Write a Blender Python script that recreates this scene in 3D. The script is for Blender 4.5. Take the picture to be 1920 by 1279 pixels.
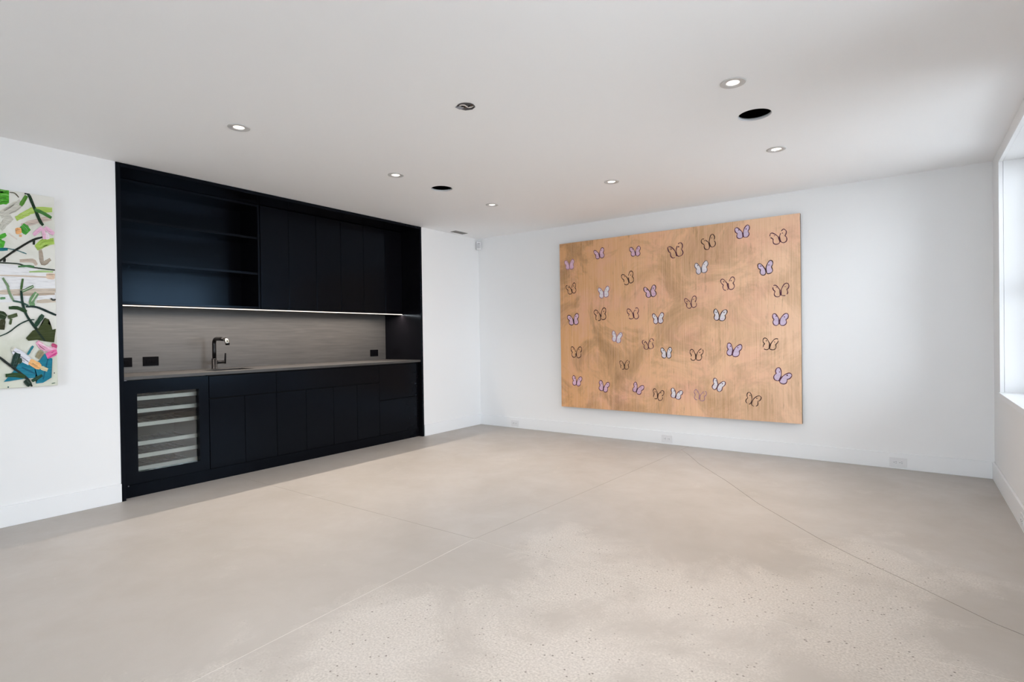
import bpy, bmesh, math, random
from mathutils import Vector, Matrix
random.seed(11)
for o in list(bpy.data.objects):
    bpy.data.objects.remove(o, do_unlink=True)
SC = bpy.context.scene
COL = SC.collection

# ------------------------------------------------------------------ camera
W, H, YF = 5.066, 2.42, -8.3          # room width, height, front wall (metres)
cam_data = bpy.data.cameras.new('camera')
cam = bpy.data.objects.new('camera', cam_data)
COL.objects.link(cam)
yaw, pitch, roll = 0.629800, -0.007422, -0.014007
cp, sp, cy, sy, cr, sr = math.cos(pitch), math.sin(pitch), math.cos(yaw), math.sin(yaw), math.cos(roll), math.sin(roll)
fwd = Vector((-sy*cp, cy*cp, sp)); rgt = Vector((cy, sy, 0)); upv = rgt.cross(fwd)
r2 = rgt*cr + upv*sr; u2 = upv*cr - rgt*sr
M = Matrix((r2, u2, -fwd)).transposed().to_4x4()
M.translation = Vector((4.5355, -5.5034, 1.135))
cam.matrix_world = M
cam_data.sensor_fit = 'HORIZONTAL'; cam_data.sensor_width = 36.0
cam_data.lens = 36.0*1018.08/1920.0
cam_data.clip_start = 0.02
SC.camera = cam

# ------------------------------------------------------------------ sky, exposure
SKY = 10.3
SKY_COLOR = (0.87, 0.915, 1.0)
LAMP_W = 66.0
LAMP_COLOR = (1.0, 0.85, 0.70)
LED_STRENGTH = 2.0
LED_W = 26.0
SC.view_settings.view_transform = 'Standard'
SC.view_settings.look = 'None'
SC.view_settings.gamma = 1.0
SC.view_settings.use_curve_mapping = False
SC.view_settings.exposure = 0.14
world = bpy.data.worlds.new('overcast_sky'); SC.world = world
world.use_nodes = True
nt = world.node_tree
bg = nt.nodes['Background']
bg.inputs['Color'].default_value = (*SKY_COLOR, 1); bg.inputs['Strength'].default_value = SKY

# ------------------------------------------------------------------ materials
def lin(c):
    return tuple((x/255/12.92 if x <= 10 else ((x/255+0.055)/1.055)**2.4) for x in c)
def mat(name, rgb, rough=0.5, metal=0.0, spec=0.5, srgb=True):
    m = bpy.data.materials.new(name); m.use_nodes = True
    b = m.node_tree.nodes['Principled BSDF']
    c = lin(rgb) if srgb else rgb
    b.inputs['Base Color'].default_value = (*c, 1)
    b.inputs['Roughness'].default_value = rough
    b.inputs['Metallic'].default_value = metal
    b.inputs['Specular IOR Level'].default_value = spec
    return m
class NT:
    """small node-building helper"""
    def __init__(s, m):
        s.t = m.node_tree; s.n = s.t.nodes; s.l = s.t.links; s.b = s.n['Principled BSDF']
        s.tc = s.n.new('ShaderNodeTexCoord')
    def mapping(s, scale=(1,1,1), rot=(0,0,0), loc=(0,0,0)):
        q = s.n.new('ShaderNodeMapping'); q.inputs['Scale'].default_value = scale
        q.inputs['Rotation'].default_value = rot; q.inputs['Location'].default_value = loc
        s.l.new(s.tc.outputs['Object'], q.inputs['Vector']); return q.outputs['Vector']
    def noise(s, vec, scale, detail=3, rough=0.55, dist=0.0):
        q = s.n.new('ShaderNodeTexNoise'); q.inputs['Scale'].default_value = scale
        q.inputs['Detail'].default_value = detail; q.inputs['Roughness'].default_value = rough
        q.inputs['Distortion'].default_value = dist
        s.l.new(vec, q.inputs['Vector']); return q.outputs['Fac']
    def ramp(s, fac, stops):
        q = s.n.new('ShaderNodeValToRGB'); e = q.color_ramp.elements
        while len(e) < len(stops): e.new(0.5)
        for i, (p, c) in enumerate(stops):
            e[i].position = p; e[i].color = (*c, 1) if not isinstance(c, (int, float)) else (c, c, c, 1)
        s.l.new(fac, q.inputs['Fac']); return q.outputs['Color']
    def mix(s, fac, a, b, mode='MIX'):
        q = s.n.new('ShaderNodeMix'); q.data_type = 'RGBA'; q.blend_type = mode
        for k, v in ((0, fac), (6, a), (7, b)):
            if hasattr(v, 'is_linked') or hasattr(v, 'links'): s.l.new(v, q.inputs[k])
            elif isinstance(v, (int, float)): q.inputs[k].default_value = v if k == 0 else (v, v, v, 1)
            else: q.inputs[k].default_value = (*v, 1)
        return q.outputs[2]
    def math(s, op, a, b=0.0):
        q = s.n.new('ShaderNodeMath'); q.operation = op
        for k, v in ((0, a), (1, b)):
            if isinstance(v, (int, float)): q.inputs[k].default_value = v
            else: s.l.new(v, q.inputs[k])
        return q.outputs[0]
    def bump(s, h, strength=0.2, dist=0.002):
        q = s.n.new('ShaderNodeBump'); q.inputs['Strength'].default_value = strength
        q.inputs['Distance'].default_value = dist
        s.l.new(h, q.inputs['Height']); s.l.new(q.outputs['Normal'], s.b.inputs['Normal'])
    def color(s, c): s.l.new(c, s.b.inputs['Base Color'])
    def roughness(s, c): s.l.new(c, s.b.inputs['Roughness'])

def painted(name, rgb, rough, grain=0.03, scale=180):
    m = mat(name, rgb, rough, spec=0.35); t = NT(m)
    n = t.noise(t.mapping(), scale, 2)
    t.bump(n, grain, 0.001); return m
M_WALL = painted('wall_paint', (243, 243, 243), 0.7)
M_CEIL = painted('ceiling_paint', (250, 250, 251), 0.85)
M_TRIM = painted('trim_paint', (243, 244, 245), 0.4, 0.01)
M_RING = mat('light_trim_white', (206, 205, 204), 0.5)
M_WHITE = mat('white_plastic', (232, 232, 233), 0.35)
M_DARKSLOT = mat('slot_shadow_black', (22, 22, 24), 0.6)
M_VOID = mat('unlit_void_black', (14, 13, 12), 0.95, spec=0.0)  # near-black colour stands in for the unlit space behind openings
M_GYPSUM = painted('gypsum_cut_edge', (214, 214, 216), 0.9)
M_GREYMETAL = mat('galvanised_steel', (150, 150, 156), 0.35, 0.9)
M_VENT = mat('vent_grey_paint', (140, 137, 133), 0.5)
M_VENTDARK = mat('vent_slot_dark', (60, 58, 56), 0.8)

def lacquer(name, rgb, rough):
    m = mat(name, rgb, rough, spec=0.14); t = NT(m)
    t.b.inputs['Specular Tint'].default_value = (0.42, 0.69, 1.0, 1)  # blue of the reflected window sky is put into the coat tint
    g = t.noise(t.mapping((30, 3, 3)), 6, 4, 0.6)
    c = t.mix(g, tuple(x*0.8 for x in lin(rgb)), tuple(x*1.2 for x in lin(rgb)))
    t.color(c); t.bump(t.noise(t.mapping((4, 4, 60)), 8, 3), 0.03, 0.0005); return m
M_BLACK = lacquer('black_satin_lacquer', (14, 13, 16), 0.17)
M_BLACKGAP = mat('black_shadow_gap', (6, 6, 7), 0.7, spec=0.2)

def greystone(name):
    m = mat(name, (122, 118, 113), 0.38, spec=0.4); t = NT(m)
    v = t.mapping((1.2, 1.2, 26))
    n = t.noise(v, 2.4, 6, 0.62, 0.4); n2 = t.noise(t.mapping((0.6, 0.6, 3)), 2.0, 3)
    c = t.ramp(n, [(0.28, lin((62, 60, 59))), (0.55, lin((74, 72, 70))), (0.78, lin((85, 83, 80)))])
    c = t.mix(t.math('MULTIPLY', n2, 0.35), c, lin((68, 68, 70)))
    t.color(c); t.bump(n, 0.04, 0.001); return m
M_STONE = greystone('grey_linear_stone')
M_GUN = mat('gunmetal', (36, 35, 36), 0.30, 0.8)
M_GUNLIGHT = mat('polished_nozzle', (160, 158, 154), 0.2, 1.0)
M_SINK = mat('dark_sink_steel', (46, 44, 43), 0.4, 0.6)
M_OUTBLACK = mat('black_outlet_plastic', (6, 6, 9), 0.6, spec=0.05)

def emit(name, rgb, strength):
    m = bpy.data.materials.new(name); m.use_nodes = True
    n = m.node_tree.nodes; n.clear()
    e = n.new('ShaderNodeEmission'); e.inputs['Color'].default_value = (*rgb, 1); e.inputs['Strength'].default_value = strength
    o = n.new('ShaderNodeOutputMaterial'); m.node_tree.links.new(e.outputs[0], o.inputs[0]); return m
M_LED = emit('led_diffuser_glow', (1.0, 0.88, 0.78), LED_STRENGTH)
M_LAMP = emit('lamp_lens_glow', (1.0, 0.88, 0.74), 14.0)

def glass(name, tint, ior=1.5):
    m = bpy.data.materials.new(name); m.use_nodes = True
    n = m.node_tree.nodes; l = m.node_tree.links; n.clear()
    t = n.new('ShaderNodeBsdfTransparent'); t.inputs['Color'].default_value = (*tint, 1)
    g = n.new('ShaderNodeBsdfGlossy'); g.inputs['Roughness'].default_value = 0.02
    f = n.new('ShaderNodeFresnel'); f.inputs['IOR'].default_value = ior
    x = n.new('ShaderNodeMixShader'); o = n.new('ShaderNodeOutputMaterial')
    l.new(f.outputs[0], x.inputs[0]); l.new(t.outputs[0], x.inputs[1]); l.new(g.outputs[0], x.inputs[2]); l.new(x.outputs[0], o.inputs[0])
    return m
M_GLASS = glass('window_glass', (0.95, 0.97, 0.97), 1.45)
M_FRIDGEGLASS = glass('fridge_door_glass', (0.90, 0.93, 0.935), 1.65)

WORN = [(3.05, -2.98, 0.45), (3.35, -3.3, 0.5), (3.72, -3.12, 0.6), (4.0, -2.98, 0.55), (4.28, -2.86, 0.6), (4.42, -2.35, 0.6), (4.42, -3.2, 0.55), (4.0, -3.75, 0.5), (3.45, -3.97, 0.7), (2.95, -4.05, 0.6), (3.1, -4.4, 0.8), (3.9, -4.4, 0.7)]
def concrete():
    m = mat('polished_concrete', (190, 180, 168), 0.5, spec=0.35); t = NT(m)
    v = t.mapping()
    big = t.noise(v, 0.9, 5, 0.6, 0.5); mid = t.noise(v, 3.2, 6, 0.65, 0.3); fine = t.noise(v, 240, 2, 0.7)
    c = t.ramp(big, [(0.3, lin((182, 176, 169))), (0.5, lin((191, 185, 179))), (0.72, lin((199, 194, 189)))])
    c = t.mix(t.ramp(mid, [(0.35, 0.0), (0.75, 0.35)]), c, lin((178, 170, 161)))
    # exposed aggregate: worn places where the cream layer is ground away
    worn = 0.0
    for px, py, pr in WORN:
        q = t.n.new('ShaderNodeVectorMath'); q.operation = 'DISTANCE'; t.l.new(v, q.inputs[0]); q.inputs[1].default_value = (px, py, 0)
        m1 = t.math('SUBTRACT', 1.0, t.math('DIVIDE', q.outputs['Value'], pr))
        worn = t.math('MAXIMUM', m1, worn)
    ragged = t.noise(v, 2.6, 8, 0.72, 0.5)
    patch = t.ramp(t.math('ADD', t.math('MULTIPLY', worn, 0.42), t.math('MULTIPLY', ragged, 1.0)), [(0.60, 0.0), (0.80, 1.0)])
    grain = t.ramp(t.noise(v, 120, 4, 0.65), [(0.36, 0.0), (0.62, 1.0)])
    c = t.mix(t.math('MULTIPLY', patch, t.math('MULTIPLY', grain, 0.60)), c, lin((236, 230, 223)))
    vo = t.n.new('ShaderNodeTexVoronoi'); vo.inputs['Scale'].default_value = 40; t.l.new(v, vo.inputs['Vector'])
    spot = t.ramp(vo.outputs['Distance'], [(0.10, 1.0), (0.20, 0.0)])
    sel = t.ramp(t.noise(v, 17, 2), [(0.49, 0.0), (0.53, 1.0)])
    c = t.mix(t.math('MULTIPLY', t.math('MULTIPLY', spot, sel), t.math('MULTIPLY', patch, 0.85)), c, lin((92, 82, 74)))
    c = t.mix(t.math('MULTIPLY', fine, 0.22), c, lin((150, 142, 134)))
    t.color(c)
    t.roughness(t.ramp(mid, [(0.3, 0.40), (0.7, 0.56)]))
    t.bump(fine, 0.05, 0.0006); return m
M_CONC = concrete()
M_JOINT = painted('joint_filler', (214, 208, 200), 0.8)
M_JOINTDARK = mat('joint_grey', (150, 141, 130), 0.9)
M_JOINTPALE = mat('joint_pale', (228, 223, 216), 0.8)
M_CRACK = mat('crack_shadow', (120, 112, 104), 0.9)

def canvas_gold():
    m = mat('tan_painted_canvas', (212, 164, 124), 0.6, spec=0.25); t = NT(m)
    sep = t.n.new('ShaderNodeSeparateXYZ'); t.l.new(t.tc.outputs['Object'], sep.inputs[0])
    along = t.math('DIVIDE', sep.outputs['X'], 2.5)
    v = t.mapping()
    base = t.ramp(along, [(0.0, lin((222, 166, 112))), (0.45, lin((240, 190, 146))), (1.0, lin((246, 206, 172)))])
    pink = t.ramp(t.noise(v, 2.2, 4, 0.6), [(0.48, 0.0), (0.72, 0.75)])
    c = t.mix(pink, base, lin((238, 180, 156)))
    wash = t.noise(t.mapping((1, 1, 1), (0, 0.5, 0)), 1.9, 8, 0.68, 1.1)
    olive = t.ramp(wash, [(0.46, 0.0), (0.57, 0.6), (0.72, 1.0)])
    fade = t.ramp(along, [(0.0, 1.0), (0.5, 0.72), (1.0, 0.45)])
    streak = t.noise(t.mapping((85, 1, 1.3)), 1.6, 5, 0.72)
    broken = t.ramp(streak, [(0.34, 0.5), (0.58, 1.0)])
    c = t.mix(t.math('MULTIPLY', t.math('MULTIPLY', olive, fade), broken), c, lin((138, 106, 60)))
    c = t.mix(t.ramp(streak, [(0.46, 0.0), (0.75, 0.45)]), c, lin((204, 150, 102)))
    streak2 = t.noise(t.mapping((110, 1, 0.9), loc=(5, 0, 2)), 1.7, 5, 0.72)
    c = t.mix(t.ramp(streak2, [(0.46, 0.0), (0.75, 0.65)]), c, lin((250, 212, 184)))
    dark = t.noise(t.mapping((30, 1, 2.6), loc=(2, 0, 7)), 1.3, 4, 0.7)
    c = t.mix(t.ramp(dark, [(0.60, 0.0), (0.76, 0.7)]), c, lin((112, 86, 50)))
    hz = t.noise(t.mapping((1.2, 1, 40), loc=(1, 0, 3)), 1.5, 4, 0.7)
    c = t.mix(t.ramp(hz, [(0.60, 0.0), (0.78, 0.4)]), c, lin((226, 160, 140)))
    t.color(c); t.bump(streak, 0.15, 0.002); return m
M_GOLD = canvas_gold()
def canvas_pale():
    m = mat('pale_painted_canvas', (214, 213, 203), 0.5); t = NT(m)
    n = t.noise(t.mapping((1, 1, 1)), 3.0, 5, 0.6, 0.8)
    c = t.ramp(n, [(0.3, lin((206, 207, 192))), (0.5, lin((226, 225, 216))), (0.7, lin((236, 234, 228)))])
    sep = t.n.new('ShaderNodeSeparateXYZ'); t.l.new(t.tc.outputs['Object'], sep.inputs[0])
    low = t.ramp(sep.outputs['Z'], [(0.0, 0.7), (0.55, 0.0)])
    c = t.mix(t.math('MULTIPLY', low, t.noise(t.mapping(), 2.0, 3)), c, lin((196, 206, 172)))
    t.color(c); t.bump(n, 0.1, 0.001); return m
M_PALE = canvas_pale()
_paint = {}
def paint(rgb):
    if rgb not in _paint:
        m = mat('paint_%02x%02x%02x' % rgb, rgb, 0.5, spec=0.15); t = NT(m)
        n = t.noise(t.mapping((1, 7, 60), (0.5, 0, 0)), 2.0, 4, 0.65)
        L = lin(rgb)
        c = t.ramp(n, [(0.25, tuple(x*0.72 for x in L)), (0.5, L), (0.78, tuple(min(0.9, x*1.18+0.03) for x in L))])
        t.color(c); t.bump(n, 0.25, 0.002); _paint[rgb] = m
    return _paint[rgb]

# ------------------------------------------------------------------ mesh helpers
def box(bm, x0, x1, y0, y1, z0, z1, mi=0):
    vs = [bm.verts.new((x, y, z)) for z in (z0, z1) for (x, y) in ((x0, y0), (x1, y0), (x1, y1), (x0, y1))]
    for f in ((3,2,1,0), (4,5,6,7), (0,1,5,4), (1,2,6,5), (2,3,7,6), (3,0,4,7)):
        bm.faces.new([vs[i] for i in f]).material_index = mi
def bbox(x0, x1, y0, y1, z0, z1, bev=0.0):
    bm = bmesh.new(); box(bm, x0, x1, y0, y1, z0, z1)
    if bev: bmesh.ops.bevel(bm, geom=bm.edges[:], offset=bev, segments=2, profile=0.5, affect='EDGES')
    return bm
def boxes(*bs):
    bm = bmesh.new()
    for b in bs: box(bm, *b)
    return bm
def lathe(profile, seg=32, closed=False, bm=None, axis='Z', at=(0,0,0)):
    bm = bm or bmesh.new(); rings = []
    for r, z in profile:
        ring = []
        for i in range(seg):
            a = 2*math.pi*i/seg
            p = (r*math.cos(a), r*math.sin(a), z)
            if axis == 'X': p = (p[2], p[0], p[1])
            elif axis == 'Y': p = (p[1], p[2], p[0])
            ring.append(bm.verts.new((p[0]+at[0], p[1]+at[1], p[2]+at[2])))
        rings.append(ring)
    prs = list(zip(rings, rings[1:])) + ([(rings[-1], rings[0])] if closed else [])
    for a, b in prs:
        for i in range(seg):
            f = bm.faces.new((a[i], a[(i+1) % seg], b[(i+1) % seg], b[i])); f.smooth = True
    return bm
def disc(bm, r, z, seg=32, flip=False, at=(0, 0)):
    vs = [bm.verts.new((at[0]+r*math.cos(2*math.pi*i/seg), at[1]+r*math.sin(2*math.pi*i/seg), z)) for i in range(seg)]
    bm.faces.new(vs[::-1] if flip else vs)
def tube(path, rad, seg=14, bm=None, caps=True):
    bm = bm or bmesh.new(); P = [Vector(p) for p in path]; n = len(P)
    rads = rad if isinstance(rad, (list, tuple)) else [rad]*n
    t0 = (P[1]-P[0]).normalized(); ref = Vector((0, 0, 1)) if abs(t0.z) < 0.9 else Vector((1, 0, 0))
    nrm = t0.cross(ref).normalized(); rings = []
    for i in range(n):
        t = (P[min(i+1, n-1)]-P[max(i-1, 0)]).normalized()
        nrm = (nrm - t*nrm.dot(t)).normalized(); b = t.cross(nrm)
        rings.append([bm.verts.new(P[i]+(nrm*math.cos(2*math.pi*k/seg)+b*math.sin(2*math.pi*k/seg))*rads[i]) for k in range(seg)])
    for a, b in zip(rings, rings[1:]):
        for k in range(seg):
            f = bm.faces.new((a[k], a[(k+1) % seg], b[(k+1) % seg], b[k])); f.smooth = True
    if caps:
        bm.faces.new(rings[0][::-1]); bm.faces.new(rings[-1])
    return bm
def wloc(o):
    v = Vector((0, 0, 0))
    while o: v += o.location; o = o.parent
    return v
def make_mesh(name, bm, mats):
    bmesh.ops.recalc_face_normals(bm, faces=bm.faces[:])
    me = bpy.data.meshes.new(name); bm.to_mesh(me); bm.free()
    for m in (mats if isinstance(mats, (list, tuple)) else [mats]): me.materials.append(m)
    return me
def part(name, bm, mats, parent=None, local=False, label=None):
    """one mesh object; vertices in world space unless local, moved under its parent"""
    me = bm if isinstance(bm, bpy.types.Mesh) else make_mesh(name, bm, mats)
    o = bpy.data.objects.new(name, me); COL.objects.link(o)
    if parent:
        o.parent = parent
        if not local: me.transform(Matrix.Translation(-wloc(parent)))
    if label: o['label'] = label
    return o
def tag(o, label, cat, group=None):
    o['label'] = label; o['category'] = cat
    if group: o['group'] = group
    return o
def thing(name, label, cat, loc, group=None, rotz=0.0):
    o = bpy.data.objects.new(name, None); COL.objects.link(o)
    o.empty_display_size = 0.1; o.location = loc; o.rotation_euler = (0, 0, rotz)
    return tag(o, label, cat, group)
def struct(name, bm, mats, parent=None):
    o = part(name, bm, mats, parent)
    if not parent: o['kind'] = 'structure'
    return o
_shared = {}
def shared(key, builder, mats):
    if key not in _shared: _shared[key] = make_mesh(key, builder(), mats)
    return _shared[key]
# ---- measured data: strokes of the floral canvas (y, z) and butterflies (x, z, width, tilt, fill, ink)
STROKES = [
('p',[(-4.6693,1.6285),(-4.6108,1.6278),(-4.5557,1.6233),(-4.5045,1.6147),(-4.3926,1.5974),(-4.3888,1.4968),(-4.3875,1.4064),(-4.455,1.4137),(-4.5592,1.3988),(-4.673,1.3906)],[],(238,238,240)),
('s',[(-4.6426,1.9073),(-4.6296,1.9156),(-4.6162,1.9232),(-4.6055,1.9376),(-4.5924,1.9484),(-4.5775,1.9574),(-4.5645,1.9714),(-4.5525,1.988),(-4.5401,2.0037)],[(-4.6578,1.9413),(-4.6474,1.9554),(-4.6362,1.9675),(-4.6246,1.9791),(-4.6118,1.9896),(-4.6014,2.0066),(-4.5879,2.0189),(-4.5723,2.0278),(-4.5591,2.0417)],(203,200,188)),
('s',[(-4.641,1.8317),(-4.6334,1.8421),(-4.6261,1.8525),(-4.622,1.864),(-4.6151,1.8713),(-4.6094,1.8797),(-4.6021,1.8879),(-4.5954,1.8995),(-4.5878,1.9102)],[(-4.6624,1.8492),(-4.6568,1.8608),(-4.654,1.8751),(-4.6448,1.8854),(-4.6395,1.9007),(-4.6312,1.9133),(-4.6223,1.9237),(-4.612,1.9294),(-4.6032,1.9372)],(200,198,186)),
('s',[(-4.5488,1.8641),(-4.5314,1.8743),(-4.513,1.8799),(-4.4956,1.8905),(-4.4777,1.9001),(-4.4593,1.9094),(-4.4399,1.9171),(-4.4205,1.9268),(-4.4008,1.9367)],[(-4.5542,1.8887),(-4.5367,1.898),(-4.5203,1.9124),(-4.502,1.9207),(-4.4834,1.9302),(-4.4643,1.9394),(-4.4451,1.95),(-4.4252,1.9574),(-4.4053,1.9651)],(206,188,176)),
('s',[(-4.4706,1.7352),(-4.4699,1.7106),(-4.4693,1.6839),(-4.4659,1.6597),(-4.4584,1.64),(-4.4406,1.6389),(-4.4267,1.6487),(-4.4171,1.6641),(-4.4069,1.675)],[(-4.4545,1.7399),(-4.4494,1.7162),(-4.4472,1.6902),(-4.446,1.669),(-4.4432,1.6624),(-4.4453,1.6613),(-4.44,1.6713),(-4.4275,1.6804),(-4.4159,1.6901)],(172,158,142)),
('s',[(-4.5631,1.6471),(-4.5468,1.647),(-4.5298,1.6492),(-4.5147,1.6507),(-4.5039,1.6498),(-4.4986,1.6482),(-4.4955,1.6444),(-4.492,1.6376),(-4.4863,1.6314)],[(-4.5632,1.665),(-4.5471,1.6683),(-4.53,1.6717),(-4.5135,1.6746),(-4.4986,1.676),(-4.4874,1.6694),(-4.482,1.6585),(-4.4786,1.6502),(-4.4754,1.6428)],(196,178,162)),
('s',[(-4.6638,1.5528),(-4.6364,1.5542),(-4.608,1.555),(-4.5806,1.5553),(-4.5567,1.5566),(-4.5389,1.557),(-4.5253,1.5573),(-4.512,1.5571),(-4.4948,1.5579),(-4.4722,1.5587),(-4.4464,1.5589),(-4.4189,1.5604),(-4.3918,1.5615)],[(-4.6635,1.5597),(-4.6362,1.5613),(-4.6077,1.5632),(-4.5803,1.5648),(-4.5563,1.5655),(-4.5384,1.5663),(-4.5248,1.5665),(-4.5114,1.567),(-4.4944,1.567),(-4.4718,1.5671),(-4.4459,1.5684),(-4.4186,1.5681),(-4.3914,1.5689)],(212,195,178)),
('s',[(-4.4363,1.5587),(-4.4261,1.5519),(-4.4153,1.5514),(-4.4044,1.5506),(-4.3931,1.5541)],[(-4.4336,1.5872),(-4.4225,1.5908),(-4.4115,1.592),(-4.4006,1.5913),(-4.3899,1.5882)],(228,200,176)),
('s',[(-4.6651,1.4398),(-4.6341,1.4401),(-4.6028,1.4438),(-4.5708,1.4464),(-4.5374,1.4508),(-4.5021,1.4541),(-4.4652,1.4575),(-4.4271,1.4606),(-4.3886,1.4662)],[(-4.6655,1.4609),(-4.6347,1.4706),(-4.6035,1.4734),(-4.5714,1.4781),(-4.5377,1.4812),(-4.5022,1.4857),(-4.4652,1.4882),(-4.4271,1.4905),(-4.3886,1.4938)],(210,196,180)),
('s',[(-4.5987,1.435),(-4.5735,1.4355),(-4.548,1.4375),(-4.5222,1.4386),(-4.4964,1.4413),(-4.4707,1.4428),(-4.4451,1.4452),(-4.4194,1.4493),(-4.3932,1.4519)],[(-4.5987,1.4454),(-4.5735,1.4486),(-4.5479,1.4505),(-4.5221,1.4528),(-4.4964,1.4547),(-4.4709,1.458),(-4.4453,1.4602),(-4.4195,1.462),(-4.3934,1.4645)],(186,168,150)),
('s',[(-4.4843,1.3952),(-4.4609,1.3946),(-4.4373,1.3963),(-4.4135,1.4003),(-4.3894,1.4036)],[(-4.4847,1.4121),(-4.4614,1.4175),(-4.4378,1.4223),(-4.4139,1.4218),(-4.3898,1.4243)],(205,192,174)),
('s',[(-4.5719,1.9025),(-4.5603,1.9137),(-4.547,1.9211),(-4.5354,1.9315),(-4.5239,1.9405),(-4.513,1.9473),(-4.5063,1.9576),(-4.4974,1.9599),(-4.4862,1.9669),(-4.4686,1.9698),(-4.4464,1.9763),(-4.422,1.9822),(-4.3979,1.9893)],[(-4.5824,1.9281),(-4.5702,1.9373),(-4.5593,1.9507),(-4.5472,1.9611),(-4.5358,1.9707),(-4.5266,1.9796),(-4.5171,1.987),(-4.5061,1.9991),(-4.4898,2.0045),(-4.4694,2.0097),(-4.446,2.0149),(-4.4215,2.0165),(-4.3976,2.018)],(176,204,100)),
('s',[(-4.4758,1.7313),(-4.4633,1.7382),(-4.4513,1.7455),(-4.4417,1.7537),(-4.433,1.7598),(-4.4242,1.7643),(-4.4144,1.7726),(-4.4025,1.7774),(-4.3902,1.7815)],[(-4.4901,1.7593),(-4.4816,1.7729),(-4.4719,1.7853),(-4.4614,1.7995),(-4.4479,1.8107),(-4.433,1.8164),(-4.4189,1.8172),(-4.4062,1.8176),(-4.3943,1.8222)],(166,198,88)),
('s',[(-4.6606,1.9998),(-4.6477,1.9899),(-4.6345,1.9965),(-4.6212,1.9964),(-4.6077,2.0105)],[(-4.6593,2.0838),(-4.6461,2.0938),(-4.6329,2.0977),(-4.6196,2.1024),(-4.6065,2.0885)],(78,168,42)),
('s',[(-4.5628,1.8607),(-4.5566,1.8488),(-4.5509,1.8359),(-4.5426,1.8268),(-4.531,1.8222)],[(-4.5395,1.8943),(-4.5297,1.8873),(-4.5191,1.8815),(-4.5137,1.868),(-4.5068,1.8567)],(68,158,52)),
('s',[(-4.6609,1.7726),(-4.6501,1.7778),(-4.6401,1.7853),(-4.6299,1.7924),(-4.6214,1.8043)],[(-4.667,1.7889),(-4.6584,1.7999),(-4.6487,1.8082),(-4.6387,1.8159),(-4.6275,1.8206)],(80,178,52)),
('s',[(-4.6689,1.736),(-4.6636,1.7242),(-4.6546,1.7269),(-4.6472,1.7233),(-4.6383,1.7258)],[(-4.6603,1.772),(-4.6494,1.7831),(-4.6434,1.7737),(-4.6355,1.7719),(-4.6285,1.7664)],(80,178,52)),
('s',[(-4.5316,2.0746),(-4.5401,2.0583),(-4.5473,2.0413),(-4.5559,2.0253),(-4.5603,2.0066)],[(-4.5166,2.0656),(-4.5231,2.048),(-4.5303,2.0309),(-4.5368,2.0135),(-4.5474,1.9986)],(82,138,44)),
('s',[(-4.5791,1.8234),(-4.5716,1.8204),(-4.5645,1.8227),(-4.5575,1.8266),(-4.5506,1.8325)],[(-4.5819,1.8525),(-4.5752,1.8594),(-4.5682,1.8629),(-4.5609,1.8628),(-4.5535,1.8629)],(245,178,116)),
('s',[(-4.5636,1.8071),(-4.5608,1.8052),(-4.5578,1.8048),(-4.5547,1.8054),(-4.5515,1.8062)],[(-4.5618,1.8205),(-4.5586,1.8213),(-4.5554,1.8219),(-4.5526,1.8204),(-4.5496,1.8198)],(240,190,140)),
('s',[(-4.6145,1.8164),(-4.611,1.8128),(-4.6073,1.8096),(-4.6033,1.8063),(-4.599,1.8021),(-4.5937,1.7978),(-4.5876,1.7933),(-4.5809,1.7895),(-4.5746,1.7854)],[(-4.6109,1.823),(-4.6068,1.8204),(-4.6034,1.8168),(-4.5995,1.8136),(-4.5948,1.8105),(-4.5895,1.8063),(-4.5836,1.8017),(-4.5778,1.7961),(-4.572,1.7908)],(225,215,205)),
('s',[(-4.605,2.0722),(-4.5989,2.0728),(-4.5928,2.0727),(-4.5871,2.0734),(-4.5819,2.0718),(-4.5772,2.0677),(-4.5726,2.0619),(-4.5676,2.0557),(-4.5625,2.0498)],[(-4.6045,2.0774),(-4.5985,2.0778),(-4.5922,2.0794),(-4.5859,2.0793),(-4.5796,2.0775),(-4.5738,2.0735),(-4.5686,2.0674),(-4.5643,2.0603),(-4.5595,2.054)],(96,90,70)),
('s',[(-4.5314,2.0767),(-4.5267,2.0778),(-4.5239,2.0808),(-4.5245,2.08),(-4.5214,2.0764),(-4.5158,2.0627),(-4.5096,2.0416),(-4.5017,2.0187),(-4.4944,1.9963),(-4.4866,1.9747),(-4.4804,1.9508),(-4.4729,1.9298),(-4.4665,1.913),(-4.4611,1.9026),(-4.4564,1.8971),(-4.4533,1.8934),(-4.449,1.8909)],[(-4.5325,2.0919),(-4.5297,2.0947),(-4.525,2.0959),(-4.5161,2.0977),(-4.51,2.0883),(-4.5028,2.0732),(-4.4952,2.0522),(-4.4883,2.0283),(-4.481,2.0061),(-4.474,1.9839),(-4.4651,1.9619),(-4.4587,1.9403),(-4.4519,1.9249),(-4.4484,1.9153),(-4.446,1.9108),(-4.4434,1.9073),(-4.4405,1.9022)],(22,52,28)),
('s',[(-4.5341,2.0769),(-4.53,2.0768),(-4.5259,2.0781),(-4.5218,2.0789),(-4.5176,2.0811)],[(-4.5339,2.0915),(-4.5298,2.0936),(-4.5257,2.0933),(-4.5215,2.0946),(-4.5174,2.0936)],(14,24,18)),
('s',[(-4.4905,1.9813),(-4.4801,1.9777),(-4.47,1.9732),(-4.4599,1.9694),(-4.4495,1.966),(-4.4396,1.96),(-4.4288,1.9543),(-4.4179,1.9481),(-4.4065,1.9426)],[(-4.4849,2.0002),(-4.4746,1.9968),(-4.4635,1.9953),(-4.4529,1.9909),(-4.4423,1.985),(-4.4307,1.9805),(-4.4202,1.9731),(-4.4094,1.9664),(-4.3991,1.9586)],(60,118,48)),
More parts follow.
